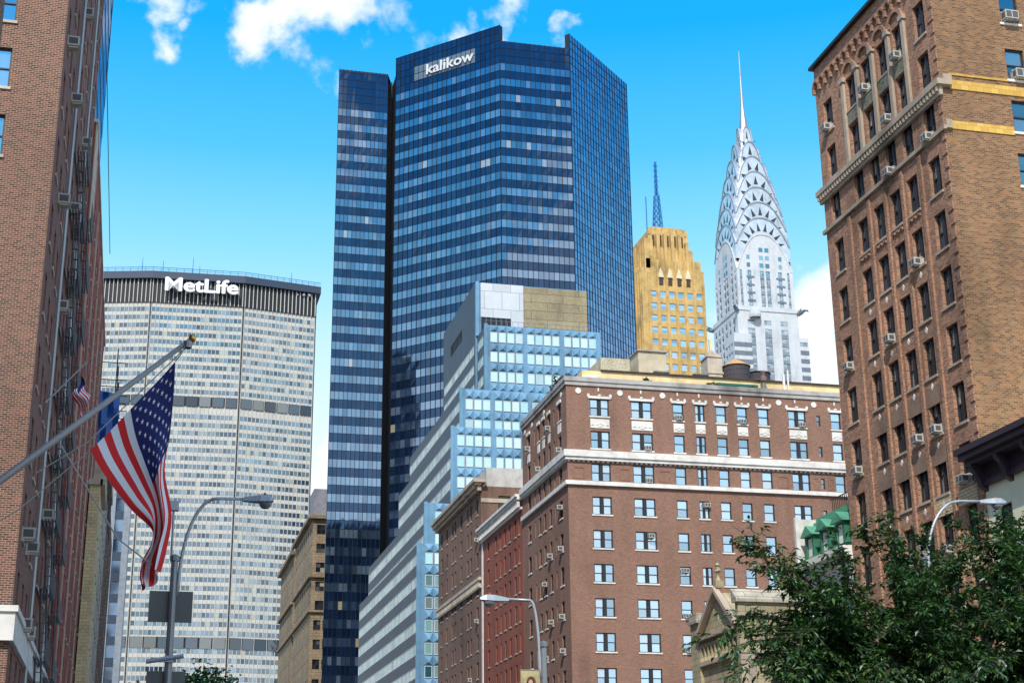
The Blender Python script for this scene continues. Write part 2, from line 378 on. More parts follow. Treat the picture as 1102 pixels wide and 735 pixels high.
STYLES = {
    'pairW': dict(k='pair', fm=M_DARK, gm=G_STD, sm=S_WHITE, t=.085, mu=.24),
    'dhW': dict(k='dh', fm=M_DARK, gm=G_STD, sm=S_WHITE, t=.085),
    'narW': dict(k='pair', fm=M_DARK, gm=G_STD, sm=S_WHITE, t=.08, mu=.10),
    'dhD': dict(k='dh', fm=M_DARK, gm=G_DARK, sm=S_WHITE, t=.09),
    'slit': dict(k='dh', fm=M_DARK, gm=G_DARK, t=.06),
    'tall': dict(k='pair', fm=M_DARK, gm=G_DARK, sm=S_TRIM, t=.09, mu=.16, d=.26),
    'row': dict(k='dh', fm=M_DARK, gm=G_DARK, sm=S_LIME, t=.07),
    'plain': dict(k='dh', fm=M_DARK, gm=G_DARK, t=.07),
    'left': dict(k='dh', fm=M_DARK, gm=G_STD, sm=S_LIME, t=.07, d=.22),
    'far': dict(k='two', fm=M_DARK, gm=G_STD),
    'chry': dict(k='two', fm=M_FRAMEW, gm=G_CHRY, d=.25),
    'gold': dict(k='dh', fm=M_FRAMEW, gm=G_STD, t=.09, d=.35),
    'met': dict(k='pane', gm=G_MET, d=.35),
    'aqua': dict(k='single', fm=M_FRAMEW, gm=G_AQUA, t=.11, d=-.08),
    'ribb': dict(k='single', fm=M_FRAMEW, gm=G_AQUA, t=.06, d=.05),
    'office': dict(k='single', fm=M_MULL, gm=G_DARK, t=.1, d=.1),
    'tan': dict(k='two', fm=M_DARK, gm=G_DARK, d=.3),
}
G_AQUAD = glass('pale_strip_glass', [(0, (.20, .33, .33)), (.3, (.36, .50, .48)), (.6, (.55, .60, .52)), (.85, (.10, .18, .22))], fac=.25, facvar=.3, refl=(.8, .97, 1))
STYLES['ribb']['gm'] = G_AQUAD

class Building:
    def __init__(s, name, label, cat, loc, group=None):
        s.root = thing(name, label, cat, loc, group); s.wall = MB(); s.wm = None; s.win = []; s.acs = []
    def facade(s, T, u1, z0, z1, holes, mi=0, depth=None):
        """wall in the vertical plane T=(x,y,angle), u from 0 to u1, with openings (u,z,w,h,style)"""
        mb = s.wall; mb.setT(T)
        zs = sorted({z0, z1} | {round(q, 4) for h in holes for q in (h[1], h[1]+h[3]) if z0 < q < z1})
        for za, zb in zip(zs, zs[1:]):
            bl = sorted((h[0], h[0]+h[2]) for h in holes if h[1] <= za+1e-3 and h[1]+h[3] >= zb-1e-3)
            u = 0
            for a, b in bl+[(u1, u1)]:
                if a > u+1e-4:
                    mb.poly([(u, 0, za), (a, 0, za), (a, 0, zb), (u, 0, zb)], mi)
                u = max(u, b)
        for (u, z, w, h, k) in holes:
            d = STYLES[k].get('d', .18)+.10
            mb.poly([(u, 0, z), (u, d, z), (u, d, z+h), (u, 0, z+h)], mi); mb.poly([(u+w, d, z), (u+w, 0, z), (u+w, 0, z+h), (u+w, d, z+h)], mi)
            mb.poly([(u, 0, z+h), (u, d, z+h), (u+w, d, z+h), (u+w, 0, z+h)], mi); mb.poly([(u, d, z), (u, 0, z), (u+w, 0, z), (u+w, d, z)], mi)
            s.addwin(T, u, z, w, h, k)
        mb.setT((0, 0, 0))
    def addwin(s, T, u, z, w, h, k):
        c, sn = math.cos(T[2]), math.sin(T[2]); uc = u+w/2
        s.win.append((k, w, h, (T[0]+uc*c, T[1]+uc*sn, z), T[2]))
    def body(s, x0, x1, y0, y1, z0, z1, S=None, Wt=None, E=None, N=None, mi=0, rmi=None, roof=True):
        f = s.facade
        f((x0, y0, 0), x1-x0, z0, z1, S or [], mi); f((x0, y1, -math.pi/2), y1-y0, z0, z1, Wt or [], mi)
        f((x1, y0, math.pi/2), y1-y0, z0, z1, E or [], mi); f((x1, y1, math.pi), x1-x0, z0, z1, N or [], mi)
        if roof: s.wall.poly([(x0, y0, z1), (x1, y0, z1), (x1, y1, z1), (x0, y1, z1)], mi if rmi is None else rmi)
    def ac(s, T, u, z, w=.62, h=.42, out=.42):
        s.acs.append((T, u, z, w, h, out))
    def finish(s, wallmats, cap=95):
        s.root['label']
        off = tuple(s.root.location)
        if s.wall.f: part('wall', s.wall, wallmats, s.root)
        ws = sorted(s.win, key=lambda q: -score(q[3], q[1], q[2]))
        mats = []; mg = MB()
        for i, (k, w, h, p, a) in enumerate(ws):
            ps = tpl(k, w, h)
            if i < cap:
                o = link(ps[0][0], ps[0][3], s.root, (p[0]-off[0], p[1]-off[1], p[2]-off[2]), a)
                for n, mb, mt, me in ps[1:]: link(n, me, o)
            else:
                M = Matrix.Translation(p) @ Matrix.Rotation(a, 4, 'Z')
                if STYLES[k]['k'] == 'pane': M = M @ Matrix.Rotation(random.gauss(0, .004), 4, 'X') @ Matrix.Rotation(random.gauss(0, .004), 4, 'Z')
                for n, mb, mt, me in ps:
                    if mt not in mats: mats.append(mt)
                    mg.merge(mb, M, {0: mats.index(mt)})
        if mg.f:
            o = part('window', mg, mats, s.root); o['kind'] = 'stuff'
        for T, u, z, w, h, out in s.acs:
            c, sn = math.cos(T[2]), math.sin(T[2])
            me, mg2 = ac_mesh(w, h, out)
            o = link('air_conditioner', me, s.root, (T[0]+u*c-off[0], T[1]+u*sn-off[1], z-off[2]), T[2]); link('grille', mg2, o)
        return s.root
ACM = {}
def ac_mesh(w, h, out):
    k = (w, h, out)
    if k not in ACM:
        a = MB(); a.box(-w/2, -out, 0, w/2, .2, h); a.box(-w/2-.02, -.02, h, w/2+.02, .1, h+.05)
        a.box(-w/2+.08, -out+.05, -.09, -w/2+.12, .05, -.001); a.box(w/2-.12, -out+.05, -.09, w/2-.08, .05, -.001)
        g = MB(); g.box(-w/2+.05, -out-.012, .06, -.03, -out-.002, h-.06); g.box(.03, -out-.012, .06, w/2-.05, -out-.002, h-.06)
        g.box(-w/2-.012, -out+.08, .08, -w/2-.002, -.06, h-.08); g.box(w/2+.002, -out+.08, .08, w/2+.012, -.06, h-.08)
        ACM[k] = (a.mesh('air_conditioner', M_AC), g.mesh('grille', M_ACD))
    return ACM[k]
PI2 = math.pi/2
# ------------------------------------------------------------------ ground, avenue, pavements
g = MB(); g.poly([(-3000, -3000, 0), (3000, -3000, 0), (3000, 3000, 0), (-3000, 3000, 0)]); struct('ground', g, stone('ground_grey', (.16, .155, .15), amt=.1))
g = MB(); g.poly([(0, -200, .004), (35, -200, .004), (35, 600, .004), (0, 600, .004)]); struct('road', g, stone('asphalt', (.05, .05, .052), amt=.2))
for i, (a, b) in enumerate(((-5, 0), (35, 40))):
    g = MB(); g.box(a, -200, 0, b, 600, .14); struct('pavement', g, stone('pavement_concrete_%d' % i, (.32, .31, .29), amt=.2))
g = MB(); g.box(16, -200, 0, 19, 600, .18); struct('median', g, MATS['ground_grey'])
g = MB()
for y in range(-60, 400, 8):
    for x in (5, 10, 25, 30): g.poly([(x-.06, y, .008), (x+.06, y, .008), (x+.06, y+3, .008), (x-.06, y+3, .008)])
struct('lane_markings', g, M_WHITE)

def band(b, name, mat, boxes):
    m = MB()
    for q in boxes: m.box(*q)
    return part(name, m, mat, b.root)

# ------------------------------------------------------------------ tall brown apartment building on the right
b = Building('apartment_building', 'tall rust brown brick apartment building with arcaded top floors, cut off by the right edge', 'building', (40, 65.6, 0))
colsY = [67.1, 69.6, 71.6, 73.6, 75.65, 78.85]; T = (40, 80.4, -PI2)
Wh = []; WW, WH = 1.18, 2.1
rowz = [45.15, 42.0, 38.85, 35.7, 32.55, 29.4, 26.25, 23.1, 19.95, 16.8, 13.65, 10.5, 7.3]
for r, zc in enumerate(rowz):
    for c, y in enumerate(colsY):
        Wh.append((80.4-y-WW/2, zc-WH/2, WW, WH, 'tall'))
Sh = [(4.15, z, 1.12, 1.9, 'dhD') for z in (47.85, 44.7, 41.2, 38.05, 34.9, 31.75, 28.6, 25.45)] + [(13, z, 1.2, 1.9, 'dhD') for z in (44.7, 41.2, 38.05)]
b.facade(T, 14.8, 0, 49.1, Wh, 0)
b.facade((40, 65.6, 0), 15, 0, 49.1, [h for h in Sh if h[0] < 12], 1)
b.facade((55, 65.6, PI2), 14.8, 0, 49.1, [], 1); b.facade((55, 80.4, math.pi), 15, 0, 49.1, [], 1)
b.wall.poly([(40, 65.6, 48.4), (55, 65.6, 48.4), (55, 80.4, 48.4), (40, 80.4, 48.4)], 0)
# rusticated quoin strip at the corner and brick pilasters
for k in range(60):
    z = .4+k*.8
    if z > 48: break
    w = .55 if k % 2 else .35
    b.wall.box(39.94, 65.62, z, 39.998, 65.6+w, z+.62, 0)
for y in (68.45, 77.15, 70.6, 72.6, 74.6):
    b.wall.box(39.88, y-.14, 0, 39.998, y+.14, 37.5, 0)
b.finish([B_TALL, B_TALLS]) if False else None
for r, c, z0 in ((0, 5, 0), (0, 1, 0), (0, 3, 0), (1, 2, 0), (2, 0, 0), (2, 2, 1), (4, 1, 0), (5, 3, 0), (5, 5, 0), (7, 2, 0), (7, 1, 0), (8, 0, 0), (9, 1, 0), (9, 3, 0), (7, 5, 0), (3, 4, 0)):
    if (r, c) == (3, 4): continue
    b.ac(T, 80.4-colsY[c]+(.2 if r % 2 else -.15), rowz[r]-WH/2+.05, .58, .40, .42)
b.ac((40, 65.6, 0), 4.6, 44.8, .8, .5, .45); b.ac((40, 65.6, 0), 4.85, 41.25, .8, .5, .4)
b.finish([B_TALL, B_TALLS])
# cornice with dentils, sill courses, coping
cor = [(39.62, 65.25, 40.28, 39.998, 80.75, 40.6), (39.8, 65.45, 39.75, 39.998, 80.6, 40.277), (39.998, 65.25, 40.28, 40.5, 65.598, 40.9)]
cor += [(39.66, 65.5+.34*k, 39.95, 39.797, 65.66+.34*k, 40.277) for k in range(45)]
band(b, 'cornice', S_TRIM, cor)
band(b, 'sill_course', S_TRIM, [(39.82, 65.42, 37.72, 39.998, 80.6, 37.95), (39.998, 65.42, 37.8, 40.35, 65.598, 38.3)])
band(b, 'coping', M_DARK, [(39.72, 65.4, 49.1, 55, 65.9, 49.3), (39.72, 65.9, 49.1, 40.2, 80.6, 49.3)])
band(b, 'gold_band', B_GOLD, [(40.36, 65.545, 37.82, 44.1, 65.598, 38.3)])
band(b, 'gold_band', B_GOLD, [(40.51, 65.545, 40.2, 46.8, 65.598, 40.74), (40.51, 65.545, 41.04, 44.1, 65.598, 41.16)])
# corbel table: row of small round arches under the coping
m = MB((40, 80.4, -PI2))
def arch_ring(m, u, z, r0, r1, y0, y1, n=10):
    for i in range(n):
        a, c = math.pi*i/n, math.pi*(i+1)/n
        m.extr([(u+r0*math.cos(a), z+r0*math.sin(a)), (u+r1*math.cos(a), z+r1*math.sin(a)), (u+r1*math.cos(c), z+r1*math.sin(c)), (u+r0*math.cos(c), z+r0*math.sin(c))], y0, y1)
for k in range(18):
    u = .42+k*.82
    arch_ring(m, u, 47.75, .24, .41, -.22, -.002, 6); m.box(u-.41-.06, -.2, 47.3, u-.29, -.002, 47.75)
part('corbel_table', m, B_TALL, b.root)
# two-storey arcade
for y in colsY[1:5]:
    m = MB((40, 80.4, -PI2)); arch_ring(m, 80.4-y, 46.35, .66, .92, -.16, -.002, 12); part('arch', m, B_TALL, b.root)
    m = MB((40, 80.4, -PI2)); m.box(80.4-y-.62, -.05, 43.12, 80.4-y+.62, -.002, 44.02); part('spandrel_panel', m, stone('carved_spandrel', (.20, .19, .13), amt=.2, scale=6, var=.6) if 'carved_spandrel' not in MATS else MATS['carved_spandrel'], b.root)
for y in (68.75, 70.6, 72.6, 74.6, 76.5):
    m = MB((40, 80.4, -PI2)); m.box(80.4-y-.16, -.17, 40.62, 80.4-y+.16, -.002, 46.1); m.box(80.4-y-.26, -.24, 46.1, 80.4-y+.26, -.002, 46.4); part('pilaster', m, S_TRIM, b.root)
for c in (1, 2, 3, 4):
    m = MB((40, 80.4, -PI2))
    for dx in (-.45, 0, .45): arch_ring(m, 80.4-colsY[c]+dx, 34.2, .12, .22, -.1, -.002, 6)
    part('corbel_table', m, B_TALL, b.root)
m = MB((40, 80.4, -PI2))
for r in range(4, 10):
    for c in (1, 2, 3, 4):
        u = 80.4-colsY[c]; z = rowz[r]-1.58
        m.extr([(u-.13, z), (u, z-.2), (u+.13, z), (u, z+.2)], -.03, -.002)
part('diamond_tiles', m, S_WHITE, b.root)
stone('pale_brick_inset', (.34, .22, .15), amt=.2, joints=(.22, .08, .012))
for zz_ in (20.9, 24.05):
    for c in (1, 2, 3, 4):
        m = MB((40, 80.4, -PI2)); m.box(80.4-colsY[c]-.8, -.02, zz_+.1-1.0+.5, 80.4-colsY[c]+.8, -.002, zz_+.75-.5+.3); part('pale_brick_panel', m, MATS['pale_brick_inset'], b.root)
for q in [(39.975, 68.5, 17.9-.1, 39.998, 70.5, 18.85), (39.975, 66.3, 17.9, 39.998, 68.2, 18.75), (39.975, 66.2, 14.7, 39.998, 68.2, 15.7), (39.975, 68.6, 14.7, 39.998, 70.5, 15.7)]: band(b, 'patched_brick', S_PEACH, [q])
band(b, 'chimney', M_DARK, [(40.6, 72.5, 48.4, 41.4, 73.3, 50.6)])

# ------------------------------------------------------------------ cream building with dark cornice, nearest on the right
b = Building('town_house', 'cream stucco house with a heavy dark bracketed cornice at the right edge', 'house', (40, 50, 0))
T = (40, 65.58, -PI2)
b.facade(T, 20, 0, 20.0, [(1.0+2.35*k, z, 1.15, 1.85, 'row') for k in range(8) for z in (15.35, 11.7, 8.0, 4.3)])
b.facade((40, 45.58, 0), 15, 0, 20, []); b.facade((55, 45.58, PI2), 20, 0, 20, []); b.facade((55, 65.58, math.pi), 15, 0, 20, [])
b.wall.poly([(40, 45.58, 20), (55, 45.58, 20), (55, 65.58, 20), (40, 65.58, 20)])
b.finish([S_CREAM])
m = MB((40, 65.58, -PI2))
m.extr([(0, 0)]*0 or [(-.55, 19.95), (20, 19.95), (20, 20.25), (-.55, 20.25)], -1.25, .3)
m.box(-.4, -1.1, 19.65, 20, -.002, 19.947); m.box(-.25, -.85, 19.4, 20, -.002, 19.647); m.box(-.1, -.25, 18.35, 20, -.002, 18.6); m.box(0, -.12, 18.602, 20, -.002, 19.397)
part('cornice', m, M_PURPLE, b.root)
for k in range(9):
    m = MB((40, 65.58, -PI2)); u = .15+k*2.3
    prof = [(0, 18.1), (-.35, 18.3), (-.42, 18.6), (-.6, 19.0), (-.8, 19.2), (-.85, 19.397), (0, 19.397)]
    n = len(prof); m.poly([(u-.16, y, z) for y, z in prof]); m.poly([(u+.16, y, z) for y, z in prof[::-1]])
    for i in range(n):
        p, q = prof[i], prof[(i+1) % n]; m.poly([(u-.16, p[0], p[1]), (u+.16, p[0], p[1]), (u+.16, q[0], q[1]), (u-.16, q[0], q[1])])
    part('bracket', m, M_PURPLE, b.root)

# ------------------------------------------------------------------ green mansard house
b = Building('mansard_house', 'narrow house with a copper green mansard roof and dormers beside the tall brown building', 'house', (40, 80.5, 0))
Y0, Y1 = 80.42, 87.2; T = (40, Y1, -PI2); L = Y1-Y0
b.body(40, 52, Y0, Y1, 0, 17.9, Wt=[(.7+2.1*k, z, 1.05, 1.8, 'row') for k in range(3) for z in (14.9, 11.5, 8.1)])
b.finish([S_WHITE])
m = MB(T); m.box(-.1, -.6, 17.9, L, .2, 18.3); m.box(-.1, -.35, 17.5, L, -.002, 17.897); part('cornice', m, S_WHITE, b.root)
m = MB(T)
m.poly([(0, 0, 18.3), (L, 0, 18.3), (L, 1.3, 21.0), (0, 1.3, 21.0)]); m.poly([(0, 12, 18.3), (0, 0, 18.3), (0, 1.3, 21.0), (0, 12, 21.0)])
m.poly([(0, 1.3, 21.0), (L, 1.3, 21.0), (L, 12, 21.0), (0, 12, 21.0)])
mo = part('mansard_roof', m, M_GREEN, b.root)
m = MB(T); m.box(-.1, 1.05, 20.95, L, 1.5, 21.25); m.box(-.05, .85, 20.75, L, 1.1, 20.948)
for k in range(14): m.box(k*.5, .22+.0, 18.5, k*.5+.06, .3, 18.6)
part('roof_ridge', m, M_GREENL, b.root)
m = MB(T)
for k in range(17):
    u = .1+k*.4; m.poly([(u, -.03, 18.3), (u+.06, -.03, 18.3), (u+.06, 1.27, 21.0), (u, 1.27, 21.0)])
for k in range(5): m.box(0, -.06+.25*k, 18.55+.52*k, L, .0+.25*k+.05, 18.6+.52*k)
part('standing_seams', m, M_GREENL, b.root)
for k in range(3):
    u = 1.15+k*2.15
    m = MB(T); m.box(u-.62, -.05, 18.32, u-.4, 1.2, 19.9); m.box(u+.4, -.05, 18.32, u+.62, 1.2, 19.9); m.box(u-.4, .12, 18.32, u+.4, 1.2, 19.9)
    d = part('dormer', m, M_GREEN, b.root)
    m = MB(T); m.extr([(u-.85, 19.9), (u+.85, 19.9), (u, 20.55)], -.25, 1.2); link('gable_roof', m.mesh('gable_roof', M_GREENL, tuple(b.root.location)), d)
    m = MB(T); m.box(u-.36, .06, 18.4, u+.36, .118, 19.75); link('window', m.mesh('window', S_WHITE, tuple(b.root.location)), d)
band(b, 'downpipe', S_WHITE, [(39.6, Y1-.1, 17.9, 39.85, Y1+.15, 21.3)])
band(b, 'party_wall', S_WHITE, [(39.85, Y1+.01, 0, 52, Y1+.3, 21.2)])
band(b, 'roof_fence', M_BRONZE, [(42, Y0+.5+k*.25, 21.0, 42.04, Y0+.54+k*.25, 22.4) for k in range(24)]+[(42, Y0+.5, 22.4, 42.04, Y1-.3, 22.46)])

# ------------------------------------------------------------------ church front
b = Building('church', 'weathered gothic stone church front with a gable and finial, behind the leafy tree', 'church', (40, 88, 0))
T = (40, 107.8, -PI2)
m = b.wall; m.setT(T)
# flanking pier (far), gabled centre, buttress and the side wall turned to the street corner
m.box(0, 0, 0, 1.7, 9, 17.4); m.box(1.7, .25, 0, 9.0, 9, 16.3); m.box(9.0, 0, 0, 9.5, 14, 17.75)
m.setT((0, 0, 0))
b.finish([S_CHURCH])
def cpart(name, fn, mat=S_CHURCH, T=T):
    m = MB(T); fn(m); return part(name, m, mat, b.root)
TC = (40, 98.3, 0); S_COP = stone('pale_church_coping', (.42, .38, .29), amt=.35, joints=(1.3, .5, .03))
cpart('coping', lambda m: (m.box(-.12, -.2, 17.4, 1.8, 9, 17.65), m.box(-.02, -.1, 17.65, 1.7, .8, 18.1)), S_COP)
def side_cop(m):
    m.box(-.18, -.22, 17.75, 14, -.003, 17.95); m.box(-.18, -.003, 17.75, 0, .7, 17.95)
    m.poly([(-.18, -.22, 17.952), (14, -.22, 17.952), (14, .75, 18.75), (-.18, .75, 18.75)]); m.poly([(-.18, .75, 17.95), (-.18, -.22, 17.952), (-.18, .75, 18.75)]); m.poly([(14, .75, 17.95), (-.18, .75, 17.95), (-.18, .75, 18.75), (14, .75, 18.75)])
cpart('coping', side_cop, S_COP, TC)
cpart('string_course', lambda m: (m.box(-.15, -.18, 16.75, 14, -.003, 16.95), m.box(-.15, -.18, 14.3, 14, -.003, 14.6), m.box(-.1, -.28, 0, .9, -.004, 14.2)), S_TRIM, TC)
cpart('blind_panels', lambda m: [(m.box(1.6+2.2*k, -.05, 14.9, 1.68+2.2*k, -.003, 16.6), arch_ring(m, 2.7+2.2*k, 15.8, .35, .5, -.1, -.003, 8)) for k in range(5)], S_CHURCH, TC)
for k in range(3):
    cpart('lancet_window', lambda m: m.extr([(2.0+3.4*k, 9), (3.3+3.4*k, 9), (3.3+3.4*k, 12.2), (2.65+3.4*k, 13.4), (2.0+3.4*k, 12.2)], -.02, -.003), M_BLACK, TC)
cpart('string_course', lambda m: (m.box(-.1, -.12, 12.6, 9.6, -.003, 12.85), m.box(1.7, -.05, 14.2, 9.0, .247, 14.5)), S_TRIM)
cpart('gable', lambda m: m.extr([(1.75, 16.3), (8.98, 16.3), (5.6, 19.0)], .1, 3))
cpart('gable_moulding', lambda m: (m.extr([(1.4, 16.3), (1.9, 16.3), (5.6, 19.05), (5.6, 19.4)], -.3, .1), m.extr([(5.6, 19.4), (5.6, 19.05), (8.9, 16.3), (9.4, 16.3)], -.3, .1), m.box(1.72, -.25, 16.0, 8.98, .247, 16.28)), S_TRIM)
def tracery(m):
    for k in range(10):
        u = 1.95+k*.7; m.box(u-.05, -.02, 14.5, u+.05, .248, 15.6)
        arch_ring(m, u+.35, 15.45, .2, .32, -.02, .248, 6)
cpart('blind_arcade', tracery)
def finial(m):
    m.box(5.3, -.1, 19.3, 5.9, .5, 19.8); m.lathe(5.6, .2, [(.22, 19.8), (.10, 20.1), (.10, 20.35), (.26, 20.5), (.12, 20.62), (.08, 20.8), (.2, 20.95), (.06, 21.1), (0, 21.25)], 10)
    for dx in (-.3, .3): m.lathe(5.6+dx, .2, [(.0, 20.45), (.11, 20.5), (.12, 20.6), (0, 20.68)], 8)
cpart('finial', finial)
cpart('cross_ornament', lambda m: (m.box(5.54, .02, 17.0, 5.66, .098, 18.1), m.box(5.34, .02, 17.5, 5.86, .098, 17.65)), S_TRIM)

# ------------------------------------------------------------------ big brown brick apartment house in the middle
b = Building('apartment_building', 'broad brown brick apartment house with white bands and round medallions, behind the church', 'building', (40, 140, 0))
tops = [44.35, 41.05, 37.72, 34.42, 31.12, 27.82, 24.52, 21.24, 17.95, 14.66, 11.4]
Hh = 1.77; S = []; Wt = []
scol = [(42.44, 1.97, 'pairW'), (46.73, 2.19, 'pairW'), (51.16, 1.12, 'dhW'), (53.52, 1.02, 'narW'), (55.78, 1.1, 'dhW'), (58.05, 1.1, 'dhW'), (60.38, 1.12, 'dhW'), (63.68, 1.92, 'pairW'), (68.4, 1.1, 'dhW')]
for zt in tops:
    for x, w, k in scol: S.append((x-40, zt-Hh, w, Hh, k))
    S.append((66.8-40, zt-1.5, .42, 1.1, 'slit'))
wcol = [(142.05, 1.15, 'dhD'), (144.55, .45, 'slit'), (146.2, .85, 'dhD'), (148.45, .85, 'dhD'), (150.45, .85, 'dhD'), (152.5, .42, 'slit'), (154.6, 1.15, 'dhD')]
for zt in tops:
    for y, w, k in wcol: Wt.append((158-y-w, zt-Hh, w, Hh, k))
b.body(40, 71.5, 140, 158, 0, 45.65, S=S, Wt=Wt)
TS = (40, 140, 0); TW = (40, 158, -PI2)
for r, c in ((0, 2), (0, 5), (0, 7), (1, 1), (2, 1), (4, 1), (5, 2), (6, 2), (7, 2), (3, 3), (4, 5)):
    x, w, k = scol[c]; up = 1.15 if r in (3, 4, 5) and c in (1, 2, 3) else .05
    b.ac(TS, x-40+(w*.72 if k != 'dhW' else w*.5), tops[r]-Hh+up, .62, .42, .35)
for r, c in ((0, 2), (1, 0), (3, 0), (4, 2), (4, 0), (5, 3), (6, 2), (6, 0), (7, 0), (7, 3), (8, 6), (8, 0), (9, 2), (0, 6), (1, 4)):
    y, w, k = wcol[c]; b.ac(TW, 158-y-w/2, tops[r]-Hh+(.9 if r in (3, 5) else .1), .6, .42, .5)
b.finish([B_BROWN])
e = .002
band(b, 'coping', S_GREY, [(39.75, 139.75, 46.05, 71.5, 140.6, 46.5), (39.75, 140.6, 46.05, 40.6, 158, 46.5), (39.85, 139.85, 45.65, 71.5, 140.5, 46.048), (39.85, 140.5, 45.65, 40.5, 158, 46.048)])
band(b, 'white_band', S_WHITE, [(39.55, 139.55, 38.30, 71.5, 140-e, 38.95), (39.55, 140-e, 38.30, 40-e, 158, 38.95), (39.7, 139.7, 37.98, 71.5, 140-e, 38.298), (39.7, 140-e, 37.98, 40-e, 158, 38.298)]
     + [(40+.5*k, 139.86, 37.84, 40.22+.5*k, 140-e, 37.978) for k in range(62)] + [(39.86, 140.1+.5*k, 37.84, 40-e, 140.32+.5*k, 37.978) for k in range(35)])
band(b, 'white_ledge', S_WHITE, [(39.72, 139.72, 35.5, 71.5, 140-e, 35.9), (39.72, 140-e, 35.5, 40-e, 158, 35.9)])
for x, w, k in scol:
    m = MB(TS); u = x-40; m.box(u-.2, -.12, 44.37, u+w+.2, -.002, 44.62); m.box(u-.28, -.14, 44.5, u-.05, -.002, 44.85); m.box(u+w+.05, -.14, 44.5, u+w+.28, -.002, 44.85); m.box(u+w/2-.12, -.16, 44.622, u+w/2+.12, -.002, 44.8)
    part('lintel', m, S_WHITE, b.root)
    m = MB(TS); m.box(u, -.06, 41.35, u+w, -.002, 42.28)
    for q in ((.2, .8) if w < 1.5 else (.12, .36, .64, .88)): 
        arch_ring(m, u+w*q, 41.62, .08, .16, -.12, -.061, 6)
    m.lathe(0, 0, [], 3) if False else None
    arch_ring(m, u+w/2, 41.75, .05, .2, -.13, -.061, 8); m.box(u+w/2-.2, -.11, 41.5, u+w/2+.2, -.061, 41.74)
    part('ornament_panel', m, S_WHITE, b.root)
for y, w, k in wcol:
    if w < .5: continue
    m = MB(TW); u = 158-y-w; m.box(u-.15, -.12, 44.37, u+w+.15, -.002, 44.7); part('lintel', m, S_WHITE, b.root)
    m = MB(TW); m.box(u, -.06, 41.35, u+w, -.002, 42.28); part('ornament_panel', m, S_WHITE, b.root)
def disc(m, u, z, r, n=16):
    m.extr([(u+r*math.cos(2*math.pi*i/n), z+r*math.sin(2*math.pi*i/n)) for i in range(n)], -.07, -.002)
for u in (1.25, 5.6, 10.1, 22.7, 26.6):
    m = MB(TS); disc(m, u, 45.1, .3); part('medallion', m, S_WHITE, b.root)
for u in (1.3, 4.4, 9.5, 16.2):
    m = MB(TW); disc(m, u, 45.1, .28); part('medallion', m, S_WHITE, b.root)
m = MB(TS)
for u in (3.35, 7.8, 11.7, 14, 16.3, 18.6, 21, 24.5, 28.9): m.box(u-.07, -.06, 45.15, u+.07, -.002, 45.5)
part('keystone', m, S_WHITE, b.root)
m = MB(TS)
for u0, w in ((.5, 1.2), (5.3, 1.1), (9.4, 1.2), (22.1, 1.1), (26.0, .6), (27.6, .6)):
    for q in ((u0, 36.15, u0+w, 36.25), (u0, 37.25, u0+w, 37.35), (u0, 36.25, u0+.1, 37.25), (u0+w-.1, 36.25, u0+w, 37.25)): m.box(q[0], -.05, q[1], q[2], -.002, q[3])
part('brick_panel_frames', m, B_BROWN, b.root)
# roof storey set back from the parapet
band(b, 'roof_storey', S_YELLOW, [(42.6, 143, 46, 71.4, 157, 48.25)])
band(b, 'roof_edge', M_BRONZE, [(44.6, 142.8, 48.252, 71.5, 157, 48.4)])
band(b, 'white_roof_box', S_WHITE, [(42.5, 142.6, 46.5, 44.5, 142.99, 47.6)])
band(b, 'bulkhead', stone('rubble_wall', (.42, .38, .27), amt=.3, scale=5, var=.35), [(45.9, 147, 48.2, 49.1, 152, 51.1)])
band(b, 'bulkhead', stone('beige_render', (.55, .47, .33), amt=.08), [(50.1, 147, 48.2, 53.2, 153, 52.1)])
band(b, 'roof_slab', S_GREY, [(49.95, 146.8, 52.1, 53.35, 153.2, 52.25)])
band(b, 'chimney', S_LIME, [(59.1, 150, 48.2, 60.8, 152, 53.0), (59.0, 149.9, 51.1, 60.9, 150, 51.3)])
m = MB(); q4 = [(59.0, 149.9, 53.0), (60.9, 149.9, 53.0), (60.9, 152.1, 53.0), (59.0, 152.1, 53.0)]
for i in range(4): m.poly([q4[i], q4[(i+1) % 4], (59.95, 151, 54.3)])
part('chimney_cap', m, S_TRIM, b.root)
band(b, 'chimney_pot', S_YELLOW, [(59.8, 150.9, 54.0, 60.1, 151.2, 55.4)])
band(b, 'awning', flat('dark_green_awning', (.01, .13, .10), .6), [(56.9, 141.9, 47.25, 61.4, 142.79, 47.5)])
for x in (51.2, 55.6):
    band(b, 'roof_vent', M_STEELD, [(x, 145, 48.4, x+1.4, 146, 48.65), (x+.1, 145.1, 48.65, x+.3, 145.3, 49.2), (x+1.1, 145.1, 48.65, x+1.3, 145.3, 49.2), (x-.1, 144.9, 49.2, x+1.6, 146, 49.33)])
band(b, 'vent_pipe', S_WHITE, [(64.3, 142, 46.5, 64.5, 142.2, 48.9)]); band(b, 'vent_pipe', S_WHITE, [(64.8, 142, 46.5, 64.95, 142.15, 49.4)])
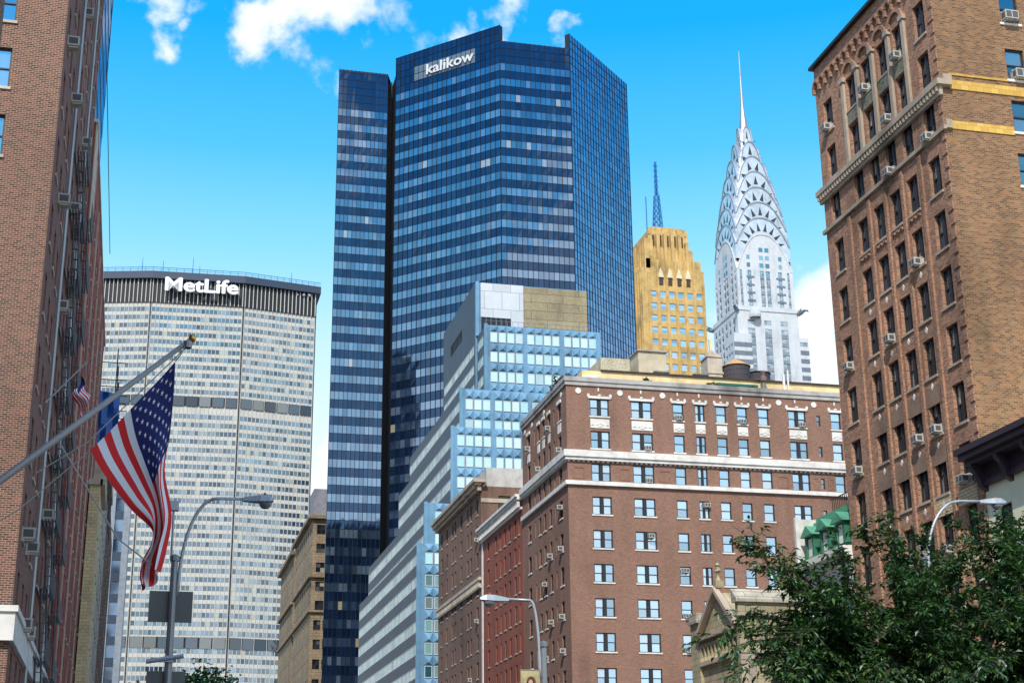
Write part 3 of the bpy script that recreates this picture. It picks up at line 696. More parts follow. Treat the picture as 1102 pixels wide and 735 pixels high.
# tower tanks on the roof: things of their own
def tank(x, y, z, r, h, label, cone):
    t = thing('water_tank', label, 'water tank', (x, y, z)); m = MB(); n = 24
    for k in range(n):
        a, c = 2*math.pi*k/n, 2*math.pi*(k+.92)/n
        m.poly([(x+r*math.cos(a), y+r*math.sin(a), z+.9), (x+r*math.cos(c), y+r*math.sin(c), z+.9), (x+r*math.cos(c), y+r*math.sin(c), z+.9+h), (x+r*math.cos(a), y+r*math.sin(a), z+.9+h)])
    m.lathe(x, y, [(0, z+.9), (r*.985, z+.9), (r*.985, z+.9+h), (0, z+.9+h)], n); part('tank_body', m, M_WOOD, t)
    m = MB(); m.lathe(x, y, [(r*1.08, z+.9+h), (r*1.08, z+.97+h), (0, z+.97+h+cone)], n); part('tank_roof', m, M_TANKROOF if cone > .6 else M_WOOD, t)
    m = MB()
    for q in (1.2, 1.9, 2.6, 3.2):
        if q < .9+h: m.lathe(x, y, [(r*1.015, z+q), (r*1.03, z+q+.03), (r*1.015, z+q+.06)], n)
    part('hoops', m, M_STEELD, t)
    for dx, dy in ((-.7, -.7), (.7, -.7), (.7, .7), (-.7, .7)):
        m = MB(); m.box(x+dx*r-.08, y+dy*r-.08, z, x+dx*r+.08, y+dy*r+.08, z+.9); part('leg', m, M_STEELD, t)
tank(62.4, 150, 48.26, 1.5, 2.8, 'round dark wooden water tank with a pointed orange roof', 1.0)
tank(65.6, 151.5, 48.26, 1.35, 2.6, 'smaller flat topped dark water tank right of the pointed one', .15)
t = thing('roof_ventilator', 'small round metal ventilator on the brown roof before the white skyscraper', 'ventilator', (62.2, 142.3, 46.5))
m = MB(); m.lathe(62.2, 142.3, [(.12, 46.5), (.12, 48.2)], 8); part('pipe', m, M_STEELD, t)
m = MB(); m.lathe(62.2, 142.3, [(0, 48.0), (.34, 48.1), (.36, 48.5), (.18, 48.65), (.2, 48.8), (.3, 49.1), (0, 49.3)], 12); part('cowl', m, stone('rusty_steel', (.22, .15, .13), amt=.3), t)
# ------------------------------------------------------------------ brown row building and terracotta building
b = Building('apartment_building', 'dull brown brick building with a deep stone cornice and a pale roof block', 'building', (40, 179, 0))
tops = [42.9-3.3*k for k in range(12)]
wy = [(180.6, 1.0), (184.4, .85), (186.2, .85), (190.2, .9), (194.0, .85), (195.8, .85), (199.6, .9), (203.2, .9)]
b.body(40, 56, 179, 206, 0, 44.2, S=[(2.2, z-1.9, 1.5, 2.1, 'office') for z in tops], Wt=[(206-y-w, z-1.95, w, 1.95, 'row') for y, w in wy for z in tops])
for r, c in ((1, 0), (4, 0), (6, 1), (7, 3), (9, 2)): y, w = wy[c]; b.ac((40, 206, -PI2), 206-y-w/2, tops[r]-1.9, .6, .42, .45)
b.finish([B_ROW])
band(b, 'cornice', S_TRIM, [(38.9, 178.2, 44.55, 40.5, 206.6, 44.95), (39.15, 178.45, 44.25, 40, 206.4, 44.548), (39.5, 178.7, 43.6, 40-e, 206.2, 44.248)]+[(39.1, 179.1+.7*k, 43.95, 39.498, 179.4+.7*k, 44.248) for k in range(39)])
band(b, 'roof_block', stone('pale_parapet', (.50, .49, .46), amt=.15), [(40.7, 179.02, 44.22, 56, 186, 46.6)])
band(b, 'belt_course', S_LIME, [(39.6, 178.7, 32.6, 40-e, 206.1, 33.0), (39.75, 178.8, 31.7, 40-e, 206, 31.9), (40, 178.9, 42.2, 56, 179-e, 42.7), (40, 178.9, 32.6, 42, 179-e, 33)]+[(39.66, 179+.55*k, 31.9, 40-e, 179.25+.55*k, 32.598) for k in range(49)])
b = Building('apartment_building', 'terracotta red building with a white dentil cornice beside the broad brown apartment house', 'building', (40, 158.6, 0))
tops = [36.4-3.15*k for k in range(11)]
wy = [(159.6, .5), (161.3, .8), (163.9, .8), (166.2, .8), (168.6, .5), (170.6, .8), (174.6, .85)]
b.body(40, 55, 158.2, 178.4, 0, 38.0, Wt=[(178.4-y-w, z-1.95, w, 1.95, 'row') for y, w in wy for z in tops])
b.finish([B_REDROW])
band(b, 'cornice', S_WHITE, [(39.2, 158.3, 38.3, 40.5, 178.6, 38.6), (39.4, 158.3, 38.0, 40-e, 178.5, 38.298)]+[(39.45, 158.5+.62*k, 37.2, 39.75, 158.75+.62*k, 37.998) for k in range(32)]+[(39.76, 158.3, 36.95, 40-e, 178.5, 37.2)])
band(b, 'quoin_strip', S_WHITE, [(39.9, 177.8, 0, 40-e, 178.38, 36.9)])

# ------------------------------------------------------------------ stepped blue panel office building
b = Building('office_building', 'stepped office building clad in faceted blue panels with aqua windows', 'building', (40, 222, 0))
F = 3.32
spd = MB()
def blue_tier(x0, x1, y0, y1, zb, zt, rows, groups, wside=True, wrows=None):
    S = []; Wn = []
    for (g0, n) in groups:
        p = 1.40
        for k in range(n):
            for zc in rows: S.append((g0-x0+k*p+.12, zc-.9, 1.16, 1.72, 'aqua'))
            for zc in [rows[0]+F]+list(rows):          # faceted spandrel above and below each window
                zl, zh = zc-F+.86, zc-.94
                zh = min(zh, zt-.02)
                if zl < zb or zh-zl < .4: continue
                u = g0-x0+k*p; a = [(u, -.01, zl), (u+p, -.01, zl), (u+p, -.01, zh), (u, -.01, zh)]; c = (u+p*.5, -.42, zl+(zh-zl)*.28)
                spd.setT((x0, y0, 0))
                for i in range(4): spd.poly([a[i], a[(i+1) % 4], c])
                spd.setT((0, 0, 0))
    nW = int((y1-y0-.8)/1.05)
    for zc in (wrows or rows):
        for k in range(nW): Wn.append((.4+1.05*k, zc-.85, .92, 1.6, 'ribb'))
    b.facade((x0, y0, 0), x1-x0, zb, zt, [], 0)
    for h in S: b.addwin((x0, y0, 0), *h)
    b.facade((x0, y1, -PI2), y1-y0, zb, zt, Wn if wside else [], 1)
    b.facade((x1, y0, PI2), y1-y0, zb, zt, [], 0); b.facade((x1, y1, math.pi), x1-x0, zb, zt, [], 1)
    b.wall.poly([(x0, y0, zt), (x1, y0, zt), (x1, y1, zt), (x0, y1, zt)], 1)
rr = lambda z, n: [z-F*k for k in range(n)]
blue_tier(40, 70, 222, 283, 0, 45.3, rr(43.1, 12), [(40.95, 2), (44.6, 4), (50.8, 4)])
blue_tier(41.25, 70, 223, 280.5, 45.3, 51.7, rr(49.6, 2)[:2], [(42.6, 2), (46.0, 4), (52.2, 4)])
blue_tier(45.45, 70.2, 223.6, 273, 51.7, 64.0, rr(61.9, 4)[:3]+[], [(46.1, 4), (52.3, 4), (58.5, 4), (64.6, 3)])
blue_tier(47.0, 70.4, 224.4, 270.5, 64.0, 70.5, rr(68.0, 2), [(47.6, 3), (52.3, 4), (58.4, 4), (64.6, 3)])
blue_tier(51.35, 70.6, 226, 232, 70.5, 81.9, rr(79.9, 3), [(52.0, 4), (58.1, 4), (64.3, 4)])
nW = 24
b.facade((51.0, 259, -PI2), 27, 70.5, 91.3, [(1.0+1.05*k, zc-.85, .92, 1.6, 'ribb') for zc in rr(79.9, 3) for k in range(nW)]+[(6.5+1.1*k, 84.6, 1.0, 2.0, 'office') for k in range(9)], 1)
b.wall.poly([(51.0, 232, 91.3), (70.2, 232, 91.3), (70.2, 259, 91.3), (51, 259, 91.3)], 1)
b.wall.setT((70.2, 232, PI2)); b.wall.poly([(0, 0, 70.5), (27, 0, 70.5), (27, 0, 91.3), (0, 0, 91.3)], 0); b.wall.setT((0, 0, 0))
b.wall.poly([(51, 232, 70.5), (70.2, 232, 70.5), (70.2, 232, 91.3), (51, 232, 91.3)], 0)
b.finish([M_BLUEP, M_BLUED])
part('spandrel_panels', spd, M_BLUEP, b.root)
band(b, 'penthouse_panels', S_WPANEL, [(51.9, 231.8, 85.3, 57.0, 231.998, 91.3), (57.0, 231.8, 82.0, 59.2, 231.998, 91.3)])
band(b, 'penthouse_panels', S_BEIGE, [(59.25, 231.7, 82.0, 70.2, 231.998, 91.1)])
band(b, 'louvre_window', M_BLACK, [(51.9, 231.93, 83.0, 57.0, 231.998, 85.3)])
band(b, 'louvre_bars', M_STEELD, [(51.9+.85*k, 231.85, 83.0, 51.98+.85*k, 231.925, 85.3) for k in range(7)])
band(b, 'corner_fins', M_BLUEP, [(x-.25, y-.2, z0, x+.3, y+.25, z1) for x, y, z0, z1 in ((40.05, 222.05, 0, 45.45), (41.3, 223.05, 45.3, 51.85), (45.5, 223.65, 51.7, 64.15), (47.05, 224.45, 64, 70.65), (51.4, 226.05, 70.5, 82.1), (51.3, 231.9, 81.9, 91.45))])
band(b, 'roof_rail', M_STEELD, [(51.4+.9*k, 226.1, 81.9, 51.45+.9*k, 226.15, 82.7) for k in range(21)]+[(51.4, 226.1, 82.7, 70.4, 226.15, 82.75)])

# ------------------------------------------------------------------ dark glass tower with the sign
b = Building('glass_skyscraper', 'dark blue angular glass skyscraper with a white sign near its top', 'skyscraper', (76.65, 320, 0))
A_, B_ = (76.65, 320.0), (94.2, 320.0); L_ = (54.8, 341.8); R_ = (115.9, 341.7)
m = b.wall
m.prism([A_, B_, R_, (115.9, 370), (55.5, 370), (54.8, 341.8)], 0, 188.7)
m.prism([(53, 348), (54.85, 348), (54.85, 380), (53, 380)], 0, 189.3)
m.prism([(40.6, 344), (53, 344), (53, 370), (62, 370)], 0, 189.4)
def par(p, q, z0, z1, th):        # parapet wall standing on a facade line
    dx, dy = q[0]-p[0], q[1]-p[1]; l = math.hypot(dx, dy); nx, ny = -dy/l*th, dx/l*th
    m.prism([p, q, (q[0]+nx, q[1]+ny), (p[0]+nx, p[1]+ny)], z0, z1)
par(L_, A_, 188.7, 193.0, 1.2); par(B_, R_, 188.7, 192.8, 1.2)
b.finish([M_BLACK])
FL = 4.1; SP = MB(); MU = MB()
def curtain(p, q, ncol, ztop, zfirst, gl='tw', zlow=8, grid_all=False, blank=None):
    dx, dy = q[0]-p[0], q[1]-p[1]; Lf = math.hypot(dx, dy); T = (p[0], p[1], math.atan2(dy, dx)); cw = Lf/ncol
    z = zfirst; rows = []
    while z-FL > zlow: rows.append(z); z -= FL
    for z in rows:
        for k in range(ncol): b.addwin(T, k*cw+.05, z-1.95, cw-.1, 1.9, gl)
    SP.setT(T)
    cells = [(z-FL+.05, z-2.0) for z in rows]
    zz = zfirst+.05
    if blank: cells.append((zz, blank)); zz = blank
    while zz+.5 < ztop:
        nz = min(zz+2.05, ztop); cells.append((zz, nz-.05)); zz = nz
    for z0, z1 in cells:
        big = (blank and z1 == blank)
        for k in range(ncol):
            a, c = k*cw+(.0 if big else .05), (k+1)*cw-(.0 if big else .05); j = [random.gauss(0, .005) for _ in range(4)]
            SP.poly([(a, -.08+j[0], z0), (c, -.08+j[1], z0), (c, -.08+j[2], z1), (a, -.08+j[3], z1)], 1 if gl == 'twb' else 0)
    SP.setT((0, 0, 0)); MU.setT(T)
    for k in range(ncol+1): MU.box(k*cw-.05, -.20, 0, k*cw+.05, 0, ztop)
    for z in rows+[zfirst+2.05, zfirst+4.1, zfirst+6.15, zfirst+8.2, zfirst+10.3]:
        for q_ in (z, z-2.0):
            if q_ < ztop: MU.box(0, -.14, q_-.04, Lf, -.0, q_+.04)
    MU.setT((0, 0, 0))
STYLES['tw'] = dict(k='pane', gm=G_TOWER, d=-.10); STYLES['twb'] = dict(k='pane', gm=G_TOWERB, d=-.10)
curtain(L_, A_, 22, 193.0, 182.6); curtain(A_, B_, 14, 188.7, 182.6, blank=186.5); curtain(B_, R_, 22, 192.8, 182.6, 'twb')
curtain((40.6, 344), (53, 344), 12, 189.4, 178.4, blank=187.0)
o = b.root
def win_only(b):          # second round: windows of the curtain walls
    w = b.wall; b.wall = MB(); b.finish([]); b.wall = w
win_only(b)
part('spandrels', SP, [G_SPAN, G_TOWERB], b.root)['kind'] = 'stuff'
part('mullions', MU, M_MULL, b.root)

def text_part(txt, size, T, u, z, y, mat, root, bold=.0, ext=.1, name='sign', sx=1.0, fat=0):
    cu = bpy.data.curves.new('lettering', 'FONT'); cu.body = txt; cu.size = size; cu.offset = bold; cu.extrude = ext; cu.resolution_u = 3; cu.space_character = 1.0
    to = bpy.data.objects.new('lettering', cu); COL.objects.link(to)
    dg = bpy.context.evaluated_depsgraph_get(); me = bpy.data.meshes.new_from_object(to.evaluated_get(dg)); bpy.data.objects.remove(to)
    me.transform(Matrix.Diagonal((sx, 1, 1, 1)))
    if fat:          # heavier letters: the outline repeated a little to each side
        bm = bmesh.new()
        for k, (dx, dz) in enumerate(((-fat, 0), (fat, 0), (0, fat*.6), (0, -fat*.6))):
            m2 = me.copy(); m2.transform(Matrix.Translation((dx, dz, .013*k))); bm.from_mesh(m2); bpy.data.meshes.remove(m2)
        bm.to_mesh(me); bm.free()
    me.transform(Matrix.Rotation(PI2, 4, 'X')); me.transform(Matrix.Translation((u, y, z))); me.transform(Matrix.Rotation(T[2], 4, 'Z'))
    me.transform(Matrix.Translation((T[0], T[1], 0))); me.transform(Matrix.Translation(-Vector(root.location)))
    me.materials.clear(); me.materials.append(mat)
    for p in me.polygons: p.material_index = 0
    return link(name, me, root)
TK = (L_[0], L_[1], -math.pi/4-0.001)
LK = math.hypot(A_[0]-L_[0], A_[1]-L_[1]); cwk = LK/22
pm = MB((L_[0], L_[1], math.atan2(A_[1]-L_[1], A_[0]-L_[0])))
for k in range(4, 17):
    for z0 in (184.75, 186.8): pm.box(k*cwk+.08, -.16, z0+.05, (k+1)*cwk-.08, -.09, z0+1.9)
part('sign_panel', pm, stone('pale_glass_panel', (.11, .16, .22), amt=0, rough=.3), b.root)
text_part('kalikow', 4.0, (L_[0], L_[1], math.atan2(A_[1]-L_[1], A_[0]-L_[0])), 9.3, 185.4, -.42, flat('dull_white_sign', (.62, .64, .66), .5), b.root, .02, .12, sx=1.14, fat=.07)

# ------------------------------------------------------------------ tan stone building at the end of the avenue's right side
b = Building('stone_building', 'old tan stone building between the wide pale slab and the dark glass tower', 'building', (40, 366, 0))
tr = [76.3-4.6*k for k in range(16)]
Sx = [(1.0, z-1.4, 2.1, 2.3, 'tan') for z in tr[:5]]+[(x, z-1.4, 1.7, 2.3, 'tan') for x in (.8, 3.0) for z in tr[5:]]
b.body(40, 58, 366, 405, 0, 79.4, S=Sx, Wt=[(u, z-1.3, 1.5, 2.2, 'tan') for u in (2, 6, 11, 15, 20, 24, 29, 33, 36.4) for z in tr])
b.body(40, 58, 409, 446, 0, 78.5, Wt=[(u, z-1.3, 1.5, 2.2, 'tan') for u in (3, 8, 12, 17, 22, 27, 32) for z in tr]); b.body(42.5, 57, 405.01, 408.99, 0, 76)
b.finish([S_TAN])
band(b, 'cornice', S_TAN, [(38.9, 365, 78.6, 58, 366-e, 79.5), (38.9, 366-e, 78.6, 40-e, 405.8, 79.5), (39.3, 365.3, 64.3, 58, 366-e, 65), (39.3, 366-e, 64.3, 40-e, 405.3, 65), (38.9, 408.4, 77.6, 40-e, 446.5, 78.6), (39.3, 408.6, 64.3, 40-e, 446, 65), (39.4, 365.4, 56.0, 58, 366-e, 56.5), (39.4, 366-e, 56, 40-e, 446, 56.5)])
band(b, 'roof_house', stone('grey_roof_house', (.22, .23, .27), amt=.15), [(40.1, 366.5, 79.4, 50, 376, 86.2)])

# ------------------------------------------------------------------ wide slab office tower with the big white sign
b = Building('slab_skyscraper', 'wide pale concrete slab skyscraper with a dark top band and big white sign', 'skyscraper', (-34, 646, 0))
Pm = [(-41, 655.5), (-3.2, 646.2), (36.7, 644.6), (69.3, 650.8), (69.3, 672), (-41, 672)]
b.wall.prism(Pm, 0, 240.8)
b.wall.prism([(-41.5, 655.4), (-3.2, 645.8), (36.7, 644.2), (69.6, 650.5)]+[(69.6, 672), (-41, 672)], 230.5, 240.9, 1)
FM = 3.68; fins = MB(); dk = MB()
mech = lambda z: (183.4 < z+1.2 < 189.2) or (80.5 < z+1 < 86.5)
for p, q, n in ((Pm[0], Pm[1], 21), (Pm[1], Pm[2], 22), (Pm[2], Pm[3], 18)):
    dx, dy = q[0]-p[0], q[1]-p[1]; Lf = math.hypot(dx, dy); T = (p[0], p[1], math.atan2(dy, dx)); cw = (Lf-1.0)/n
    z = 226.6
    while z > 20:
        if not mech(z):
            for k in range(n): b.addwin(T, .5+k*cw+.15, z, cw-.30, 2.0, 'met')
        z -= FM
    fins.setT(T)
    for k in range(n+1): fins.box(.5+k*cw-.11, -.26, 18, .5+k*cw+.11, 0, 241.2)
    for k in range(n+1): fins.box(.5+k*cw-.16, -.85, 230.6, .5+k*cw+.16, -.3, 241.2, 0)
    dk.setT(T)
    for z0, z1 in ((184.2, 188.6), (81.4, 86.0)):
        dk.box(.4, -.09, z0, Lf-.4, 0, z1)
        fins.box
    dk.box(-.2, -.5, 18, .12, .0, 241); dk.box(Lf-.12, -.5, 18, Lf+.1, .0, 241)
    # bands of the mechanical floors are open: fins stop there
STYLES['met']['d'] = -.05
b.finish([S_PRECAST, M_BLACK])
# fins are cut at the mechanical floors by wide dark recess boxes in front
part('fins', fins, S_PRECAST, b.root); 
G_PLANT = glass('plant_room_glass', [(0, (.01, .015, .02)), (.5, (.02, .035, .05)), (.85, (.12, .12, .10))], fac=.06, facvar=.15)
for p, q, n in ((Pm[0], Pm[1], 21), (Pm[1], Pm[2], 22), (Pm[2], Pm[3], 18)):
    dx, dy = q[0]-p[0], q[1]-p[1]; Lf = math.hypot(dx, dy); nb = n//3
    for z0, z1 in ((184.2, 188.6), (81.4, 86.0)):
        for k in range(nb):
            dk2 = MB((p[0], p[1], math.atan2(dy, dx))); dk2.box(.5+k*(Lf-1)/nb+.4, -.5, z0, .5+(k+1)*(Lf-1)/nb-.4, -.425, z1); part('mechanical_floor_opening', dk2, G_PLANT, b.root)
dk.setT((0, 0, 0))
part('dark_joint', dk, M_BLACK, b.root)
m = MB(); m.prism([(-42.5, 654.0), (-3.2, 644.0), (36.9, 642.4), (71.2, 649.0), (71.2, 674), (-42, 674)], 241.3, 244.6)
m.poly([(-42, 674, 241.3), (71.2, 674, 241.3), (71.2, 649.0, 241.3), (36.9, 642.4, 241.3), (-3.2, 644, 241.3), (-42.5, 654, 241.3)])
part('roof_slab', m, flat('dark_blue_roof', (.03, .05, .09), .5), b.root)
m = MB()
rp = [(-42, 653.6), (-3.2, 643.8), (36.9, 642.2), (71, 648.8)]
for p, q in zip(rp, rp[1:]):
    for i in range(12):
        x, y = p[0]+(q[0]-p[0])*i/12, p[1]+(q[1]-p[1])*i/12; m.box(x-.1, y+.1, 244.6, x+.1, y+.3, 246.3)
    m.tube([(p[0], p[1]+.2, 246.3), (q[0], q[1]+.2, 246.3)], .14, 5); m.tube([(p[0], p[1]+.2, 245.4), (q[0], q[1]+.2, 245.4)], .1, 5)
part('roof_rail', m, M_ANT, b.root)
for x, h in ((-8, 7), (1, 6), (14, 8.5), (17, 5), (58, 5)):
    m = MB(); m.tube([(x, 652, 244.6), (x, 652, 246.6+h)], [.22, .1], 5); part('antenna', m, M_ANT, b.root)
for x in (50, 60.5, 63.5, 66):
    m = MB(); m.lathe(x, 648.6, [(0, 239.2), (.6, 239.5), (.7, 240), (.4, 240.5), (0, 240.6)], 10); part('dish', m, M_LAMP, b.root)
TM = (Pm[1][0], Pm[1][1], math.atan2(Pm[2][1]-Pm[1][1], Pm[2][0]-Pm[1][0]))
text_part('MetLife', 8.7, TM, 5.2, 235.3, -3.7, M_WHITE, b.root, .05, .35, sx=1.22, fat=.30)

# ------------------------------------------------------------------ gold brick skyscraper
b = Building('brick_skyscraper', 'golden yellow brick skyscraper with fluted crown and blue lattice mast', 'skyscraper', (155.5, 450, 0))
gr = [176.6-4.2*k for k in range(22)]; gx = [4.1+3.2*k for k in range(6)]
b.body(155.5, 177.6, 450, 472, 0, 185.5, S=[(u-.95-.0, z-1.25, 1.95, 2.2, 'gold') for u in gx for z in gr], Wt=[(u, z-1.2, 1.5, 2.1, 'gold') for u in (1.5, 5, 9, 13, 17, 19.6) for z in gr])
b.body(157.6, 177.0, 450.8, 471, 185.5, 189.3); b.body(158.0, 174.6, 451.4, 470, 189.3, 193.4)
b.body(159.2, 173.4, 452.2, 469, 193.4, 200.2); b.body(160.9, 172.0, 453.2, 468, 200.2, 201.9)
b.finish([S_GOLDB])
m = MB()
for k in range(7): u = 155.5+2.5+3.2*k; m.box(u-.35, 449.65, 90, u+.35, 449.998, 184 if k in (0, 6) else 188.6)
for k in range(6): u = 159.4+2.55*k+.25; m.box(u-.55, 450.6+.0, 185.6, u+.55, 452.19, 198.6 if k % 5 else 196); m.box(u-.4, 452.0, 198.7, u+.4, 453.19, 201.2)
for k in range(8): y = 451+2.5*k; m.box(155.1, y-.35, 90, 155.498, y+.35, 184); m.box(157.2, y-.2, 185.6, 159.19, y+.7, 196.5)
part('pilasters', m, S_GOLDB, b.root)
m = MB()
for k in range(5): u = 159.4+2.55*k+1.55; m.box(u-.38, 452.1, 194.5, u+.38, 452.19, 198.5)
for k in range(4): u = 162.2+3.2*k-.0; m.box(u-.8, 449.7, 179.8, u+.8, 449.997, 182.3)
part('dark_recesses', m, M_BRONZE, b.root)
m = MB()
for k in range(4): u = 162.2+3.2*k; m.extr([(u-1.0, 182.3), (u+1.0, 182.3), (u+.5, 184.6), (u, 185.6), (u-.5, 184.6)], 449.4, 449.99)
part('crests', m, stone('pale_gold_stone', (.72, .62, .42), amt=.1), b.root)
def lattice(x, y, z0, z1, w0, w1, mat, root, name='lattice_mast', n=7):
    m = MB(); P = lambda i, t: (x+(w0+(w1-w0)*t)*(1, -1, -1, 1)[i], y+(w0+(w1-w0)*t)*(1, 1, -1, -1)[i], z0+(z1-z0)*t)
    for i in range(4):
        m.tube([P(i, 0), P(i, 1)], .16, 4)
        for k in range(n):
            m.tube([P(i, k/n), P((i+1) % 4, (k+1)/n)], .10, 4); m.tube([P((i+1) % 4, k/n), P(i, (k+1)/n)], .10, 4); m.tube([P(i, k/n), P((i+1) % 4, k/n)], .10, 4)
    part(name, m, mat, root)
lattice(164.9, 458, 201, 216, 1.5, .7, M_ANT, b.root)
lattice(164.9, 458, 216, 228.5, .35, .25, M_ANT, b.root)
m = MB(); m.tube([(160.3, 456, 201), (160.3, 456, 214)], .2, 5); part('antenna', m, M_ANT, b.root)
m = MB()
for k in range(6): m.tube([(164.1, 458, 217+2*k), (165.8, 458, 217+2*k)], .12, 4)
part('antenna', m, M_ANT, b.root)
b2 = Building('office_building', 'grey rooftop showing just left of the golden skyscraper', 'building', (150, 470, 0))
b2.body(146, 158, 470, 490, 0, 206.5); b2.finish([S_GREY])
m = MB(); m.tube([(157.2, 472, 206), (155.6, 472, 215)], .2, 5); part('antenna', m, M_ANT, b2.root)

# ------------------------------------------------------------------ art deco tower with the steel crown
b = Building('art_deco_skyscraper', 'white art deco skyscraper with a tiered steel arch crown and needle spire', 'skyscraper', (230, 530, 0))
X0, X1, YS, YN = 218.3, 241.7, 518, 541.4
lr = [194.0-3.42*k for k in range(20)]; ur = [224.6-3.28*k for k in range(8)]
Sl = [(u, z-1.0, 2.6, 1.9, 'chry') for u in (4.6, 10.4, 16.2) for z in lr]
b.body(X0-1.2, X1+.6, YS-.8, YN+1.2, 0, 199.6, S=[(u+.2, z-1.0, w, 1.9, 'chry') for u, w in ((3.9, 2.9), (10.7, 2.9), (17.5, 2.9)) for z in lr],
       Wt=[(u, z-1.0, 1.5, 1.9, 'chry') for u in (2, 5.5, 9, 13, 17, 21) for z in lr])
cols = [(1.1, 1.0), (4.4, 1.6), (9.6, 1.7), (12.1, 1.7), (17.2, 1.6), (21.0, 1.0)]
b.body(X0, X1, YS, YN, 199.6, 216, S=[(u, z-.95, w, 1.9, 'chry') for u, w in cols for z in ur if z < 215 and z > 201], Wt=[(u, z-.95, w, 1.9, 'chry') for u, w in cols for z in ur if 201 < z < 215], roof=False)
# banded wings
for (x0, x1, y0, y1, zt) in ((X1+.6, 247.0, 519.5, 541, 189.6), (214.0, 221.2, 514.5, 524, 188.2)):
    n = max(1, int((x1-x0)/2.4)); S = [(.5+k*(x1-x0-.6)/n, z-1.0, (x1-x0-.6)/n-.35, 1.7, 'chry') for k in range(n) for z in lr if z < zt-2]
    nn = int((y1-y0)/2.6); Wt_ = [(.6+k*2.6, z-1.0, 2.1, 1.7, 'chry') for k in range(nn) for z in lr if z < zt-2]
    b.body(x0, x1, y0, y1, 0, zt, S=S, Wt=Wt_)
b.finish([S_CHRY])
CX, CY = 230.0, 529.7
M_RIM = stone('dull_steel_rim', (.30, .33, .37), amt=.1, rough=.4, metal=.6)
M_TRI = flat('crown_window_dark', (.03, .04, .05), .4)
M_SPIRE = stone('spire_steel', (.30, .33, .38), amt=.1, rough=.5, metal=.6)
tiers = [(w, t-12 if w < 11.62 else 216.02, t) for w, t in ((11.65, 231.5), (11.45, 238.5), (10.9, 245.5), (9.9, 252.5), (8.6, 260), (6.9, 267.5), (4.9, 275), (2.7, 283))]
def prof(w, s, t, n=18, pw=2.4):
    return [(-w+2*w*i/n, s+(t-s)*(1-abs(-1+2*i/n)**pw)) for i in range(n+1)]
WR, DKM = MB(), MB()
for i, (w, s, t) in enumerate(tiers):
    dep = w; crown = MB(); base = s-6 if i else 216.01
    for ax in range(2):
        crown.setT((CX, CY, 0) if ax == 0 else (CX, CY, -PI2))
        pr = prof(w*.985, s, t); crown.extr([(-w*.985, base)]+pr+[(w*.985, base)], -dep*1.0, dep*1.0, 0)
    crown.setT((0, 0, 0)); part('crown_tier', crown, S_CHRY if i == 0 else M_STEEL, b.root)
    # bright rim of the arch and radiating dark triangles on each of the four faces
    rim = MB(); tri = MB()
    for ax in range(4):
        T = (CX, CY, ax*PI2); rim.setT(T); tri.setT(T)
        po, pi_ = prof(w, s, t+.1), prof(w*.955, s-.1, t-.5)
        for a in range(len(po)-1):
            rim.extr([pi_[a], po[a], po[a+1], pi_[a+1]], -dep-.22, -dep-.003)
        if i:
            n = max(3, 9-i)
            for k in range(n):
                q = math.pi*(k+.5)/n; cx_, cz_ = 0, t-13
                hx = lambda f, da: (cx_-w*f*math.cos(q+da), cz_+(t-cz_)*f*math.sin(q+da)**.9 if math.sin(q+da) > 0 else cz_)
                a1, a2, a3 = hx(.56, -.55/n*1.7), hx(.56, .55/n*1.7), hx(.84, 0)
                tri.poly([(a1[0], -dep-.06, a1[1]), (a3[0], -dep-.06, a3[1]), (a2[0], -dep-.06, a2[1])][::-1])
        else:
            for u, ww in ((-7.4, 1.4), (-2.1, 1.7), (.4, 1.7), (6.0, 1.4)):
                for z in (218.0, 221.3, 224.6):
                    if z > 223 and abs(u) > 5: continue
                    tri.box(u, -dep-.05, z-.9, u+ww, -dep-.004, z+.9)
                    tri.box
    rim.setT((0, 0, 0)); tri.setT((0, 0, 0))
    part('arch_rim', rim, S_CHRY if not i else M_RIM, b.root)
    part('triangular_windows' if i else 'arch_windows', tri, M_TRI if i else G_CHRY, b.root)
m = MB(); m.lathe(CX, CY, [(3.2, 274), (2.6, 279), (1.8, 284.5), (1.15, 289), (.78, 293), (.45, 304), (.12, 318.6), (0, 319)], 8); part('spire', m, M_SPIRE, b.root)
for z, r in ((276, 3.4), (268, 5.2), (259, 7.2), (248, 9.4)):
    m = MB()
    for a in range(4):
        q = math.pi/4+a*PI2; m.tube([(CX+(r-.8)*math.cos(q)*1.2, CY+(r-.8)*math.sin(q)*1.2, z), (CX+(r+1.6)*math.cos(q), CY+(r+1.6)*math.sin(q), z+.1)], [.18, .08], 4)
    part('crown_spikes', m, M_ANT, b.root)
# dark piers, horizontal bands and the eagles on the corners
m = MB()
for u in (3.6, 7.4, 16, 20.2): m.box(X0+u-.25, YS-.12, 199.7, X0+u+.25, YS-.003, 216); 
part('steel_piers', m, M_STEEL, b.root)
m = MB()
for z in ur:
    if 200 < z < 214:
        for u0, u1 in ((3.9, 7.2), (16.3, 20)): m.box(X0+u0, YS-.06, z+1.0, X0+u1, YS-.003, z+1.9)
for z in lr:
    if z < 187: m.box(X1+.6, 519.4, z-1.0, 247.05, 519.497, z+.75); m.box(213.9, 514.4, z-1.0, 221.25, 514.497, z+.75)
part('dark_brick_bands', m, M_STEELD, b.root)
m = MB()
for u0, w in ((3.9, 2.9), (10.7, 2.9), (17.5, 2.9)):
    for z in lr:
        if z < 190: m.box(X0-1.2+u0+.25, YS-.8-.05, z+.92, X0-1.2+u0+w+.15, YS-.803, z+2.4)
m.setT((X0-1.2, YN+1.2, -PI2))
for u in (2, 5.5, 9, 13, 17, 21):
    for z in lr: m.box(u+.05, -.05, z+.92, u+1.45, -.003, z+2.4)
m.setT((X0, YS, 0))
